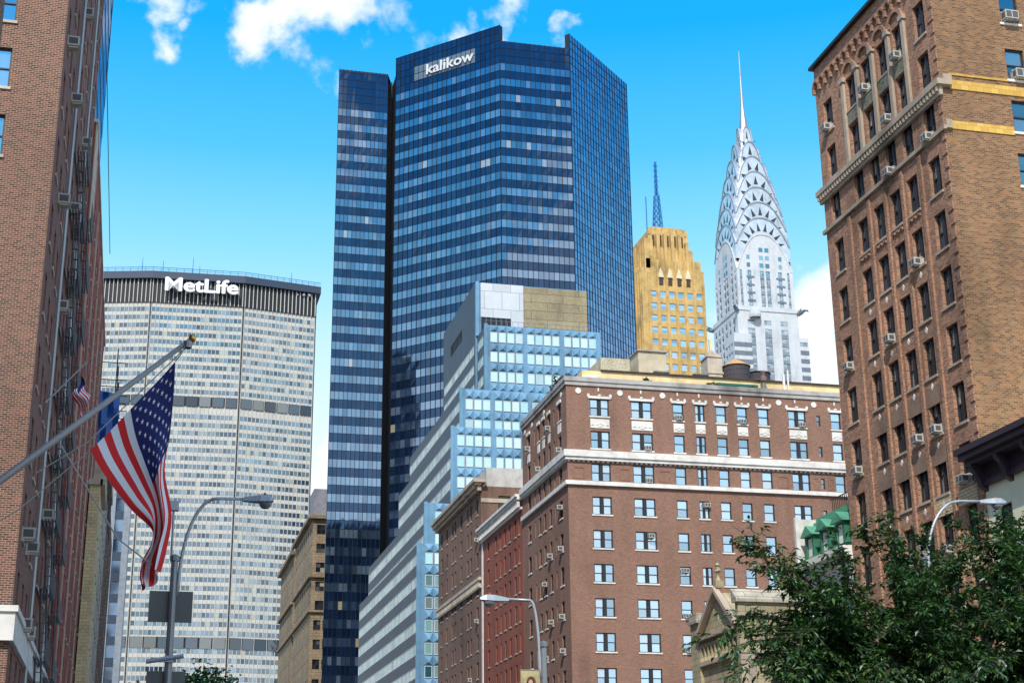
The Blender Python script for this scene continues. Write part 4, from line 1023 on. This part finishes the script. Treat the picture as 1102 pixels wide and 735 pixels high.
for u, w in cols:
    for z in ur:
        if 201 < z < 214: m.box(u+.05, -.05, z+.97, u+w-.05, -.003, z+2.3)
m.setT((X0, YN, -PI2))
for u, w in cols:
    for z in ur:
        if 201 < z < 214: m.box(u+.05, -.05, z+.97, u+w-.05, -.003, z+2.3)
part('grey_brick_spandrels', m, stone('grey_glazed_brick', (.22, .25, .29), amt=.1), b.root)
band(b, 'parapet', S_CHRY, [(X0-1.5, YS-1.1, 198.6, X1+.9, YS-.802, 200.4), (X0-1.5, YS-.802, 198.6, X0-1.202, YN+1, 200.4)])
for x, y, a in ((X0-1.2, YS-.8, -135), (X1+.6, YS-.8, -45), (X0-1.2, YN+1.2, 135)):
    m = MB((x, y, R(a))); m.tube([(0, 0, 198.3), (1.6, 0, 198.9), (3.0, 0, 199.6), (4.0, 0, 199.2), (4.5, 0, 198.6)], [.9, .8, .55, .45, .05], 8)
    m.poly([(0, -.3, 199.2), (2.4, -1.5, 200.4), (1.2, -.4, 198.6)]); m.poly([(0, .3, 199.2), (2.4, 1.5, 200.4), (1.2, .4, 198.6)])
    part('eagle_gargoyle', m, M_STEELD, b.root)
m = MB(); m.lathe(224, 516.4, [(2.2, 199.5-4), (2.4, 196.5), (2.2, 198.4), (0, 198.6)], 12)
part('corner_bay', m, S_CHRY, b.root)
# ------------------------------------------------------------------ left side of the avenue
b = Building('apartment_building', 'mottled brown brick apartment building filling the left edge, studded with air conditioners', 'building', (-5, 65.5, 0))
FH = 3.38; wz = [34.75-FH*k for k in range(-9, 10)]
ey = [67.0, 70.2, 72.9, 76.0, 79.2, 82.0, 85.2, 88.4, 91.2, 94.0]
b.facade((-25, 65.5, 0), 20, 0, 66, [(u, z, 1.75, 2.0, 'left') for u in (2, 7, 12, 16.0) for z in wz if z+2 < 66], 0)
b.facade((-5, 65.5, PI2), 31, 0, 66, [(y-65.5, z, 1.15, 2.0, 'left') for y in ey for z in wz if z+2 < 66], 1)
b.wall.poly([(-25, 65.5, 66), (-5, 65.5, 66), (-5, 96.5, 66), (-25, 96.5, 66)], 0)
b.facade((-5, 96.5, math.pi), 20, 0, 66, [])
TE = (-5, 65.5, PI2)
for y, z in ((67.9, 40.6), (68.0, 37.2), (73.6, 46.0), (73.0, 36.9), (76.5, 27.2), (70.6, 31.0), (67.6, 14.9), (70.5, 15.2), (70.4, 12.0), (72.6, 11.8), (79.6, 33.9), (76.0, 43.4), (82.5, 20.3), (85.5, 40.8), (79.5, 17.5)):
    k = min(wz, key=lambda q: abs(q-z)); yy = min(ey, key=lambda q: abs(q+.5-y)); b.ac(TE, yy-65.5+.55, k+.02, .7, .48, .55)
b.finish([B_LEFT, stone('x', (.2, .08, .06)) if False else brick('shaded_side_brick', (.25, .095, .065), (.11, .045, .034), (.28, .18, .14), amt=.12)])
band(b, 'limestone_band', S_WHITE, [(-25, 65.2, 9.95, -5, 65.5-e, 11.1), (-25, 65.1, 11.1, -4.72, 65.5-e, 11.35), (-5+e, 65.2, 9.95, -4.82, 96, 11.1), (-5+e, 65.5, 11.1, -4.72, 96, 11.35)])
m = MB()
for dx, dz in ((0, 0), (.18, .18), (-.18, .18), (.18, -.18), (-.18, -.18)): m.box(-5.75+dx-.07, 65.18, 10.5+dz-.07, -5.75+dx+.07, 65.198, 10.5+dz+.07)
part('band_ornament', m, M_DARK, b.root)
for n_, (y0, y1) in enumerate(((78.6, 83.4), (88.0, 92.0))):
    m = MB()
    for z in wz:
        if z > 40 or z < 8: continue
        for q in range(5): m.box(-4.98+.155*q, y0, z-.22, -4.91+.155*q, y1, z-.18)
        for zz_ in (.25, .8): m.tube([(-4.27, y0, z+zz_), (-4.27, y1, z+zz_)], .025, 4)
        for q in range(9): yy = y0+(y1-y0)*q/8; m.tube([(-4.27, yy, z-.2), (-4.27, yy, z+.8)], .018, 4)
        m.tube([(-4.45, y0+.6, z-.2), (-4.45, y1-.5, z-.2-FH)], .05, 4); m.tube([(-4.75, y0+.6, z-.2), (-4.75, y1-.5, z-.2-FH)], .05, 4)
        for q in range(8): t_ = (q+.5)/8; yy = y0+.6+(y1-.5-y0-.6)*t_; m.box(-4.75, yy-.1, z-.2-FH*t_, -4.45, yy+.1, z-.17-FH*t_)
    part('fire_escape', m, flat('fire_escape_steel', (.16, .17, .19), .5, .4) if n_ == 0 else MATS['fire_escape_steel'], b.root)
m = MB()
for y in (74.9, 86.9): m.tube([(-4.85, y, 0), (-4.85, y, 66)], .09, 6)
part('downpipe', m, M_LAMP, b.root)
b = Building('apartment_building', 'red brick building with pale coping and many small sills, beyond the mottled brick one', 'building', (-5, 99.5, 0))
b.body(-22, -5, 99.5, 150, 0, 49.8, E=[(y, z, 1.1, 1.9, 'left') for y in [1.6+3.1*k for k in range(15)] for z in [45.5-3.2*k for k in range(14)]])
b.finish([B_RED])
band(b, 'coping', S_WHITE, [(-22, 99.3, 49.8, -4.85, 99.9, 50.05), (-5.2, 99.9, 49.8, -4.85, 150, 50.05)])
band(b, 'limestone_top', S_LIME, [(-5+e, 99.5, 42.5, -4.93, 103.5, 49.8)])
m = MB()
for i in range(5): m.box(-5+e, 104+9.5*i, 0, -4.9, 104.18+9.5*i, 49)
part('quoin_strips', m, S_LIME, b.root)
b = Building('glass_skyscraper', 'dark blue glass tower high at the upper left behind the brick buildings', 'skyscraper', (-8, 149, 0))
m = b.wall; m.box(-30, 149, 0, -8, 175, 135)
for k in range(30):
    for (T, u1) in (((-30, 149, 0), 22), ((-8, 149, PI2), 26)):
        n = int(u1/1.6)
        for q in range(n): b.addwin(T, .3+q*1.6, 12+4.0*k, 1.45, 2.3, 'office2')
STYLES['office2'] = dict(k='pane', gm=G_TOWERB, d=-.05)
b.finish([stone('dark_blue_metal', (.03, .05, .09), amt=.1, rough=.4)])
m = MB()
for k in range(32): m.box(-10.6, 148.75, 10.2+4.0*k, -8.9, 148.998, 11.6+4.0*k)
part('beige_spandrels', m, S_LIME, b.root)
b = Building('stone_building', 'pale stone building with a plain yellowish end wall and blue tarpaulin on its roof', 'building', (-4, 139, 0))
b.body(-20, -4, 150.05, 173, 0, 39.5, mi=0, E=[(y, z, 1.2, 2.0, 'left') for y in [1.6+3.4*k for k in range(6)] for z in [35.5-3.3*k for k in range(11)]])
b.body(-4.9, -4, 139, 150.05, 0, 33.2, mi=1, E=[(y, z, 1.1, 2.0, 'left') for y in (2.5, 7) for z in [29-3.3*k for k in range(9)]])
b.finish([S_LIME, stone('yellow_end_wall', (.72, .58, .33), amt=.12, joints=(.6, .3, .015))])
band(b, 'cornice', S_LIME, [(-5.0, 138.7, 33.2, -3.8, 139-e, 33.7), (-4+e, 138.7, 33.2, -3.6, 150, 33.7), (-4+e, 150, 38.7, -3.5, 173.2, 39.4)])
t = thing('scaffolding', 'dark roof scaffolding rising above the tarpaulin on the pale stone building', 'scaffolding', (-4.5, 150, 39.5))
m = MB()
for y in (151, 157, 163, 169):
    for x in (-6, -3.6): m.tube([(x, y, 33.5), (x, y, 50)], .05, 4)
for z in (41, 43.5, 46, 48.5):
    for x in (-6, -3.6): m.tube([(x, 150, z), (x, 170, z)], .05, 4)
    for y in (151, 157, 163, 169): m.tube([(-6.8, y, z), (-2.6, y, z)], .05, 4)
part('scaffold_tubes', m, M_DARK, t)
me = MB(); NX, NZ = 10, 14
def tq(i, j): return (-3.45+.25*math.sin(i*1.3+j*.5)+.12*math.sin(j*1.7), 150.5+i*.95, 39.4+j*.42+.3*math.sin(i*.9))
for i in range(NX):
    for j in range(NZ): me.poly([tq(i, j), tq(i+1, j), tq(i+1, j+1), tq(i, j+1)]); 
for i in range(6):
    for j in range(NZ):
        f = lambda i, j: (-6.4+.55*i-.05*0, 150.3+.2*math.sin(i*2.1+j*.6), 39.4+j*.42+.15*math.sin(i)); me.poly([f(i, j), f(i+1, j), f(i+1, j+1), f(i, j+1)])
o = link('tarpaulin', me.mesh('tarpaulin', M_TARP, smooth=True)); o['label'] = 'bright blue tarpaulin hung on scaffolding at left, behind the flagpole'; o['category'] = 'tarpaulin'
b = Building('apartment_building', 'dark brown building edge just beyond the pale stone building at left', 'building', (-4, 174, 0))
b.body(-20, -4, 173.3, 213, 0, 41.5, E=[(y, z, 1.2, 2.0, 'left') for y in [1.6+3.4*k for k in range(11)] for z in [37.5-3.3*k for k in range(11)]])
b.finish([B_ROW])
b = Building('office_tower', 'narrow grey tower with blue glass corner notches left of the wide pale slab', 'building', (-4, 330, 0))
b.wall.box(-16, 331, 0, -2.9, 350, 84); b.wall.box(-4.2, 329, 0, -2.9, 331, 84)
b.wall.box(-16, 329, 0, -6, 331, 84)
b.finish([stone('grey_metal_panel', (.26, .29, .33), amt=.1, rough=.45, metal=.3)])
for k in range(18):
    m = MB(); m.box(-5.99, 329.4, 5+4.4*k, -4.21, 330.99, 7.6+4.4*k); part('window', m, G_TOWER, b.root)
    m = MB(); m.box(-5.99, 329.2, 7.6+4.4*k, -4.21, 330.99, 9.36+4.4*k); part('spandrel', m, M_BLUED, b.root)

# dark towers that stand beside and behind the camera: the glass skyscraper mirrors them
for nm, lb, (x0, x1, y0, y1, h) in (('office_tower', 'dark office tower west of the avenue, seen only mirrored in the glass skyscraper', (-105, -60, 315, 352, 152)),
                                    ('apartment_building', 'brick building above the camera that carries the flagpole', (-22, -5, -40, 42, 33))):
    b = Building(nm, lb, 'building', ((x0+x1)/2, (y0+y1)/2, 0)); b.wall.box(x0, y0, 0, x1, y1, h); z = 6
    mm = MB()
    while z < h-3:
        mm.box(x0+1, y0-.1, z, x1-1, y1+.1, z+1.5); mm.box(x0-.1, y0+1, z, x1+.1, y1-1, z+1.5); z += 4
    b.finish([stone('dark_tower_wall', (.05, .05, .055)) if h > 50 and 'dark_tower_wall' not in MATS else (MATS['dark_tower_wall'] if h > 50 else B_LEFT)]); part('window_bands', mm, G_SPAN, b.root)

# ------------------------------------------------------------------ flagpole and flags
PY = 18.0
t = thing('flagpole', 'long grey flagpole with a gold ball slanting up from the left wall', 'flagpole', (-5, PY, 2.73))
p0, p1 = Vector((-5, PY, 2.73)), Vector((.40, PY, 7.62))
m = MB(); m.tube([p0, p0.lerp(p1, .5), p1], [.060, .050, .030], 12); part('pole', m, flat('pole_paint', (.36, .35, .34), .45, .2), t, smooth=True)
m = MB(); m.lathe(p1.x+.03, PY, [(0, 7.59), (.034, 7.61), (.047, 7.65), (.034, 7.69), (0, 7.70)], 14); part('ball_finial', m, flat('gold_ball', (.75, .42, .08), .3, .8), t, smooth=True)
m = MB(); m.lathe(p1.x-.02, PY, [(.05, 7.52), (.055, 7.6)], 10); m.tube([(-5.02, PY, 2.4), (-4.9, PY, 2.85)], .14, 8); part('bracket', m, M_POLE, t)
m = MB(); m.tube([(.36, PY-.03, 7.56), (.30, PY-.02, 7.42), (.245, PY, 7.34)], .008, 5); m.tube([(-.68, PY, 6.17), (-1.4, PY-.02, 5.45), (-3.6, PY-.03, 3.9)], .008, 5)
m.tube([(.36, PY+.05, 7.54), (-.7, PY+.05, 6.3), (-1.25, PY+.04, 5.9)], .008, 5); m.tube([(-1.0, PY-.08, 6.22), (-.28, PY-.06, 5.15), (.12, PY-.05, 4.86)], .009, 5)
part('halyard', m, flat('rope', (.45, .43, .40), .8), t)

RED, WHT, BLU = flat('flag_red', (.78, .018, .022), .75), flat('flag_white', (.88, .89, .93), .75), flat('flag_blue', (.012, .018, .15), .75)
def bez(P, t):
    n = len(P)-1; x = t*n; i = min(int(x), n-1); f = x-i
    a, b_, c, d = P[max(i-1, 0)], P[i], P[i+1], P[min(i+2, n)]
    return tuple(.5*((2*q)+(-p+r)*f+(2*p-5*q+4*r-s)*f*f+(-p+3*q-3*r+s)*f**3) for p, q, r, s in zip(a, b_, c, d))
TOP = [(.245, 0, 7.34), (.25, .05, 6.92), (.235, .0, 6.45), (.19, -.1, 5.98), (.30, -.02, 5.5), (.28, .05, 5.1), (.24, .02, 4.78)]
BOT = [(-.66, 0, 6.18), (-.50, -.04, 5.92), (-.17, -.02, 5.52), (.09, .03, 5.27), (.08, .08, 5.03), (-.04, .06, 4.82), (.0, .02, 4.57)]
def cloth(s, t, off=0.0):
    a, b_ = bez(TOP, t), bez(BOT, t)
    x, y, z = (p+(q-p)*s for p, q in zip(a, b_))
    amp = .02+.20*max(0, t-.25)
    y += amp*math.sin(s*10.5+t*3.2)+.03*math.sin(s*4-t*9)
    x += .075*max(0, t-.3)*math.sin(s*11.5+1.0+t*2.4); z += .02*math.sin(s*8+t*5)*t+.16*max(0, t-.75)*math.sin(s*8.5+.5)
    return Vector((x, PY+y+off, z))
def make_flag(fn, ns, nt, stars=True, thick=.002):
    m = MB()
    for i in range(ns):
        for j in range(nt):
            s0, s1, t0, t1 = i/ns, (i+1)/ns, j/nt, (j+1)/nt; st = int((s0+1e-6)*13); canton = st < 7 and t0 < .4-1e-6
            m.poly([tuple(fn(s0, t0)), tuple(fn(s1, t0)), tuple(fn(s1, t1)), tuple(fn(s0, t1))], 2 if canton else (0 if st % 2 == 0 else 1))
    if stars:
        for r in range(9):
            for c in range(6 if r % 2 == 0 else 5):
                sc = (r+1)/10*7/13; tcn = (.4/12)*(1+2*c+(0 if r % 2 == 0 else 1))
                for sg in (-.006, .006):
                    pts = []
                    for k in range(10):
                        rad = (.0235 if k % 2 == 0 else .0095); q = math.pi*k/5
                        pts.append((sc+rad*math.sin(q), tcn+rad/1.9*math.cos(q)))
                    c0 = fn(sc, tcn, sg)
                    for k in range(10):
                        a, b_ = pts[k], pts[(k+1) % 10]; m.poly([tuple(c0), tuple(fn(*a, sg)), tuple(fn(*b_, sg))], 1)
    return m
m = make_flag(cloth, 52, 90)
me = m.mesh('flag', [RED, WHT, BLU]); bm = bmesh.new(); bm.from_mesh(me); bmesh.ops.remove_doubles(bm, verts=bm.verts, dist=.0004)
for f in bm.faces: f.smooth = len(f.verts) == 4
bm.to_mesh(me); bm.free()
o = link('flag', me); o['label'] = 'large american flag with stars hanging from the slanting flagpole'; o['category'] = 'flag'
def small(s, t, off=0.0):
    return Vector((-3.45+.9*t*.55+.08*math.sin(s*5+t*7)-.25*s, 74+.3*math.sin(s*6+t*3)+off, 23.9-1.15*s-1.0*t+.05*math.sin(s*9)))
t = thing('flagpole', 'short distant flagpole on the mottled brick building, carrying the small flag', 'flagpole', (-5, 74, 22.6))
m = MB(); m.tube([(-5, 74, 22.4), (-3.2, 74, 24.6)], [.05, .03], 6); part('pole', m, M_LAMP, t)
me = make_flag(small, 26, 20, False).mesh('flag', [RED, WHT, BLU]); o = link('flag', me); o['label'] = 'small distant american flag folded against the brick buildings at left'; o['category'] = 'flag'
m = MB(); m.tube([(-4.6, 100, 80), (-4.6, 100, 54), (-4.45, 130, 52)], .03, 4)
o = link('cable', m.mesh('cable', M_DARK)); o['label'] = 'thin dark cable hanging down in front of the upper left sky'; o['category'] = 'cable'
m = MB(); m.tube([(-2.9, 100, 65)]+[(-3.2+.35*k, 100+6.5*k, 58-2.4*k) for k in range(1, 6)], .022, 4)

# ------------------------------------------------------------------ street lamps
def lamp(x, y, zt, dx, head_z, reach, label, head_len=.8):
    t = thing('street_lamp', label, 'street lamp', (x, y, 0), 'cobra head street lamps along the avenue')
    m = MB(); m.tube([(x, y, 0), (x, y, .8), (x, y, zt)], [.16, .115, .085], 10); m.lathe(x, y, [(.12, zt-.12), (.13, zt), (0, zt+.06)], 10); part('post', m, M_POLE, t, smooth=False)
    z0 = zt-1.0
    pts = [(x+.08*dx, y, z0)]
    for k in range(13):
        q = k/12*PI2; pts.append((x+dx*(.12+(reach-.8)*(1-math.cos(q))*.999), y, z0+.3+(head_z-z0-.3)*math.sin(q)))
    pts.append((x+dx*reach, y, head_z+.02)); m = MB(); m.tube(pts, [.045]*3+[.04]*(len(pts)-3), 8); part('arm', m, M_LAMP, t, smooth=True)
    m = MB(); hx = x+dx*reach; L = head_len
    ring = lambda u, w, zb, zt_: [(hx+dx*u, y-w, zb+.02), (hx+dx*u, y-w*.7, zt_), (hx+dx*u, y+w*.7, zt_), (hx+dx*u, y+w, zb+.02), (hx+dx*u, y+w*.6, zb), (hx+dx*u, y-w*.6, zb)]
    rs = [ring(-.05, .05, head_z-.05, head_z+.05), ring(.12, .08, head_z-.06, head_z+.08), ring(.4, .15, head_z-.07, head_z+.12), ring(.62, .16, head_z-.06, head_z+.12), ring(L, .08, head_z-.03, head_z+.05)]
    for a, c in zip(rs, rs[1:]):
        for k in range(6): m.poly([a[k], a[(k+1) % 6], c[(k+1) % 6], c[k]])
    m.poly(rs[0]); m.poly(rs[-1]); hd = part('lamp_head', m, M_LAMP, t)
    m = MB(); m.lathe(hx+dx*.52, y, [(.17, head_z-.07), (.15, head_z-.13), (.09, head_z-.2), (0, head_z-.22)], 14); l = link('lens', m.mesh('lens', M_LENS, tuple(t.location)), hd)
    m = MB(); m.lathe(hx+dx*.5, y, [(.035, head_z+.12), (.035, head_z+.19), (0, head_z+.2)], 8); link('photocell', m.mesh('photocell', flat('photocell_orange', (.35, .10, .04)) if 'photocell_orange' not in MATS else MATS['photocell_orange'], tuple(t.location)), hd)
    return t
t = lamp(.80, 38, 8.62, 1, 10.10, 1.62, 'grey street lamp curving right behind the large flag, blank signs on its post', .72)
m = MB(); m.tube([(.72, 38, 8.5), (.70, 38, 9.9)], .035, 6); m.box(.60, 37.9, 9.75, .82, 38.1, 9.98); part('camera_mast', m, M_LAMP, t)
m = MB(); m.box(.25, 38.1, 7.03, 1.29, 38.14, 7.78); m.box(.5, 38.14, 7.2, .6, 38.2, 7.6); part('sign_back', m, M_SIGN, t)
m = MB(); m.box(.30, 38.1, 5.0, 1.22, 38.14, 5.86); part('sign_back', m, M_SIGN, t)
m = MB(); m.tube([(.27, 37.85, 6.05), (1.14, 37.85, 6.2)], .055, 8); m.box(.7, 37.85, 6.05, .9, 38, 6.2); part('cross_arm', m, M_LAMP, t)
t = lamp(11.18, 42, 7.25, -1, 8.42, 1.05, 'street lamp curving left before the red brick row, painted banner on its post', .78)
m = MB(); m.box(10.50, 41.98, 4.9, 11.06, 42.0, 6.46); bn = part('banner', m, stone('banner_ochre', (.50, .42, .22), amt=.3, scale=3, var=.3), t)
m = MB()
def ell(m, cx, cz, rx, rz, y, n=16): m.poly([(cx+rx*math.cos(2*math.pi*i/n), y, cz+rz*math.sin(2*math.pi*i/n)) for i in range(n)])
ell(m, 10.80, 6.14, .13, .17, 41.972); m.poly([(10.66, 41.972, 6.15), (10.72, 41.972, 5.6), (10.98, 41.972, 5.6), (10.93, 41.972, 6.12)])
link('banner_print', m.mesh('banner_print', flat('print_brown', (.10, .04, .02)), tuple(t.location)), bn)
m = MB(); ell(m, 10.78, 6.12, .065, .10, 41.965); m.poly([(10.72, 41.965, 5.96), (10.86, 41.965, 5.96), (10.9, 41.965, 5.75), (10.68, 41.965, 5.75)])
link('banner_print', m.mesh('banner_print', flat('print_skin', (.55, .36, .20)), tuple(t.location)), bn)
m = MB(); m.poly([(10.6, 41.968, 5.6), (10.68, 41.968, 5.84), (10.92, 41.968, 5.86), (11.02, 41.968, 5.5), (11.02, 41.968, 4.95), (10.6, 41.968, 4.95)])
link('banner_print', m.mesh('banner_print', flat('print_red', (.42, .05, .03)), tuple(t.location)), bn)
m = MB(); m.tube([(10.48, 42, 6.48), (11.2, 42, 6.48)], .015, 6); part('banner_arm', m, M_POLE, t)
lamp(22.15, 40, 10.0, 1, 11.40, 2.05, 'street lamp rising out of the big tree before the tall brick building', .8)

# ------------------------------------------------------------------ trees and roof plants
LEAF = Nt('leaf')
def leafmat(name, ramp_pts, rough=.42):
    t = Nt(name); g = t.add('ShaderNodeNewGeometry')
    col = t.ramp(g.outputs['Random Per Island'], ramp_pts)
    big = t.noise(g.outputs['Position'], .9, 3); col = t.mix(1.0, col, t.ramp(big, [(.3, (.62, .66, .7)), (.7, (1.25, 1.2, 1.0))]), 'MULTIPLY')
    df = t.add('ShaderNodeBsdfDiffuse'); t.l.new(col, df.inputs['Color'])
    tr = t.add('ShaderNodeBsdfTranslucent'); t.l.new(t.mix(1.0, col, (1.0, 1.3, .45), 'MULTIPLY'), tr.inputs['Color'])
    gl = t.add('ShaderNodeBsdfGlossy', {'Roughness': rough, 'Color': (.8, .9, 1, 1)})
    a = t.add('ShaderNodeMixShader', {0: .30}); t.l.new(df.outputs[0], a.inputs[1]); t.l.new(tr.outputs[0], a.inputs[2])
    c = t.add('ShaderNodeMixShader', {0: .055}); t.l.new(a.outputs[0], c.inputs[1]); t.l.new(gl.outputs[0], c.inputs[2])
    t.l.new(c.outputs[0], t.out.inputs['Surface']); return t.m
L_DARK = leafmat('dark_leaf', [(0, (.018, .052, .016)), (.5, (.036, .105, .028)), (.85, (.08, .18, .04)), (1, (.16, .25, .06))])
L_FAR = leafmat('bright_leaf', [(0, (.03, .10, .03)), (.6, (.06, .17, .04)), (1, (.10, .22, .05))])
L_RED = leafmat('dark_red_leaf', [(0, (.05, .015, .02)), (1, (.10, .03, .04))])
rnd = random.Random(11)
def leaf(m, p, d, L, w, droop=.5):
    up = Vector((rnd.gauss(0, .35), rnd.gauss(0, .35), 1)).normalized(); s = d.cross(up)
    if s.length < 1e-3: s = Vector((1, 0, 0))
    s.normalize(); nrm = s.cross(d).normalized()
    mid = p+d*L*.45; tip = p+d*L+Vector((0, 0, -L*droop*.35))
    i = len(m.v); m.v += [tuple(p), tuple(mid+s*w+nrm*w*.25), tuple(tip), tuple(mid-s*w+nrm*w*.25)]
    m.f.append((i, i+1, i+2, i+3)); m.uvs += [(0, 0)]*4; m.mi.append(0)
def spray(lm, wm, a, bnd, nt, size, bare=0.0):
    """one leafy branch from a to bnd with side twigs; leaves hang along the twigs"""
    a, bnd = Vector(a), Vector(bnd); ax = bnd-a; L = ax.length; sag = Vector((0, 0, .10*L))
    pt = lambda t: a+ax*t+sag*math.sin(math.pi*t)*.8
    wm.tube([pt(0), pt(.33), pt(.66), pt(1)], [.016*L*.35+.006, .012, .008, .004], 5, cap=False)
    for k in range(nt):
        t = bare+(1-bare)*rnd.random()**.8; p = pt(t)
        d = (ax.normalized()*.7+Vector((rnd.gauss(0, .7), rnd.gauss(0, .7), rnd.gauss(0, .42)))).normalized(); tl = (.25+.55*rnd.random())*(1.05-.5*t)*min(1, L/2.0)
        q = p+d*tl+Vector((0, 0, -.15*tl)); wm.tube([p, q], [.006, .003], 3, cap=False)
        n = int(7+9*tl)
        for j in range(n):
            u = (j+.5)/n; pp = p.lerp(q, u)+Vector((rnd.gauss(0, .02), rnd.gauss(0, .02), rnd.gauss(0, .02)))
            side = 1 if j % 2 else -1; ld = (d*.6+d.cross(Vector((0, 0, 1)))*side*.8+Vector((rnd.gauss(0, .3), rnd.gauss(0, .3), -.35+rnd.gauss(0, .3)))).normalized()
            leaf(lm, pp, ld, size*(.7+.6*rnd.random()), size*.23*(.8+.4*rnd.random()))
t = thing('tree', 'big dark green leafy street tree filling the lower right corner', 'tree', (15.5, 24.5, 0))
lm, wm = MB(), MB(); base = Vector((15.5, 24.5, 0)); fork = Vector((15.3, 24.4, 2.6))
tm = MB(); tm.tube([base, (15.45, 24.45, 1.2), fork], [.26, .2, .18], 12); part('trunk', tm, M_BARK, t)
tips = [(9.35, 23.4, 4.75), (9.0, 23.8, 5.0), (9.8, 23.5, 6.25), (9.75, 24.0, 6.9), (9.9, 24.2, 6.65), (10.3, 23.6, 5.9), (10.6, 24.2, 6.45), (11.0, 24, 6.3), (11.45, 23.6, 6.75), (11.8, 24.3, 6.6), (12.2, 24.2, 7.0),
        (12.75, 24.3, 7.28), (13.0, 24.6, 7.1), (13.4, 24.2, 6.9), (13.9, 24.4, 6.85), (14.3, 24.6, 7.25), (14.7, 24.4, 7.4), (15.1, 24.3, 7.3), (15.6, 24.6, 7.35), (16.0, 24.4, 7.3), (16.8, 24.5, 7.4),
        (9.3, 23.2, 4.3), (9.9, 22.9, 4.2), (10.4, 23, 5.0), (11.0, 22.8, 5.5), (9.6, 24.1, 5.4), (12, 22.6, 6.0), (13, 22.4, 6.1), (14, 22.3, 6.2), (15, 22.2, 6.3), (16, 22.4, 6.2)]
limbs = []
for i in range(9):
    q = 2*math.pi*i/9+.2; e_ = Vector((15.2+2.6*math.cos(q)*(1.25 if math.cos(q) < 0 else 1), 24.3+2.0*math.sin(q), 4.4+.6*rnd.random())); limbs.append(e_)
    lb = MB(); lb.tube([fork, fork.lerp(e_, .5)+Vector((0, 0, .3)), e_], [.12, .08, .05], 8); part('limb', lb, M_BARK, t)
for e_ in (Vector((12.0, 24.0, 4.9)), Vector((13.2, 24.2, 5.2)), Vector((15.6, 24.3, 5.6))):
    limbs.append(e_); lb = MB(); lb.tube([fork, fork.lerp(e_, .5)+Vector((0, 0, .25)), e_], [.11, .08, .05], 8); part('limb', lb, M_BARK, t)
near = lambda p: min(limbs, key=lambda l: (l-Vector(p)).length)
for p in tips: spray(lm, wm, near(p), p, 28, .125, .12)
for k in range(760):
    while True:
        x, y, z = rnd.uniform(-1, 1), rnd.uniform(-1, 1), rnd.uniform(-.55, 1); rr_ = x*x+y*y+z*z
        if .12 < rr_ < 1: break
    p = Vector((16.0+6.2*x, 24.2+3.6*y, 4.1+3.0*z)); spray(lm, wm, near(p), p, 23, .125, .12)
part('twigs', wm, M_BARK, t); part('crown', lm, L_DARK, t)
print('leaves', len(lm.f))
def bush(name, label, cat, x, y, z, r, h, n, mat, size, trunk=None):
    t = thing(name, label, cat, (x, y, z)); lm, wm = MB(), MB(); c = Vector((x, y, z+(trunk or .1)))
    tm = MB(); tm.tube([(x, y, z), c, c+Vector((0, 0, h*.4))], [r*.06, r*.05, r*.03], 6); part('trunk' if trunk else 'stem', tm, M_BARK, t)
    for k in range(n):
        q = 2*math.pi*rnd.random(); rr = r*math.sqrt(rnd.random()); p = c+Vector((rr*math.cos(q), rr*math.sin(q), h*(.25+.75*rnd.random())*(1-.45*(rr/r)**2)))
        for j in range(26): leaf(lm, p+Vector((rnd.gauss(0, r*.16), rnd.gauss(0, r*.16), rnd.gauss(0, r*.12))), Vector((rnd.gauss(0, 1), rnd.gauss(0, 1), rnd.gauss(0, .6))).normalized(), size, size*.3)
    part('crown' if trunk else 'foliage', lm, mat, t)
bush('tree', 'small bright green tree top at the bottom, between post and pale slab', 'tree', 4.7, 110, 0, 3.0, 5.2, 190, L_FAR, .42, trunk=8.8)
bush('tree', 'tiny green tree top peeking out left of the lamp post', 'tree', .35, 112, 0, 1.4, 4.0, 60, L_FAR, .4, trunk=9.0)
bush('shrub', 'dark red leaved shrub on the corner of the brown roof', 'shrub', 40.6, 144, 46.0, 1.0, 1.9, 22, L_RED, .3)
bush('shrub', 'green potted shrub on the roof ledge left of the golden tower base', 'shrub', 49.2, 142.2, 46.5, .55, 1.0, 14, L_DARK, .2)
bush('shrub', 'green potted shrub left of the dark roof awning', 'shrub', 56.4, 142.2, 46.5, .6, 1.1, 14, L_DARK, .2)
bush('shrub', 'rightmost green potted shrub on the brown roof beside the ventilator', 'shrub', 60.6, 142.2, 46.5, .6, 1.0, 14, L_DARK, .2)
for o in bpy.data.objects:
    if o.type == 'EMPTY': o.hide_render = False
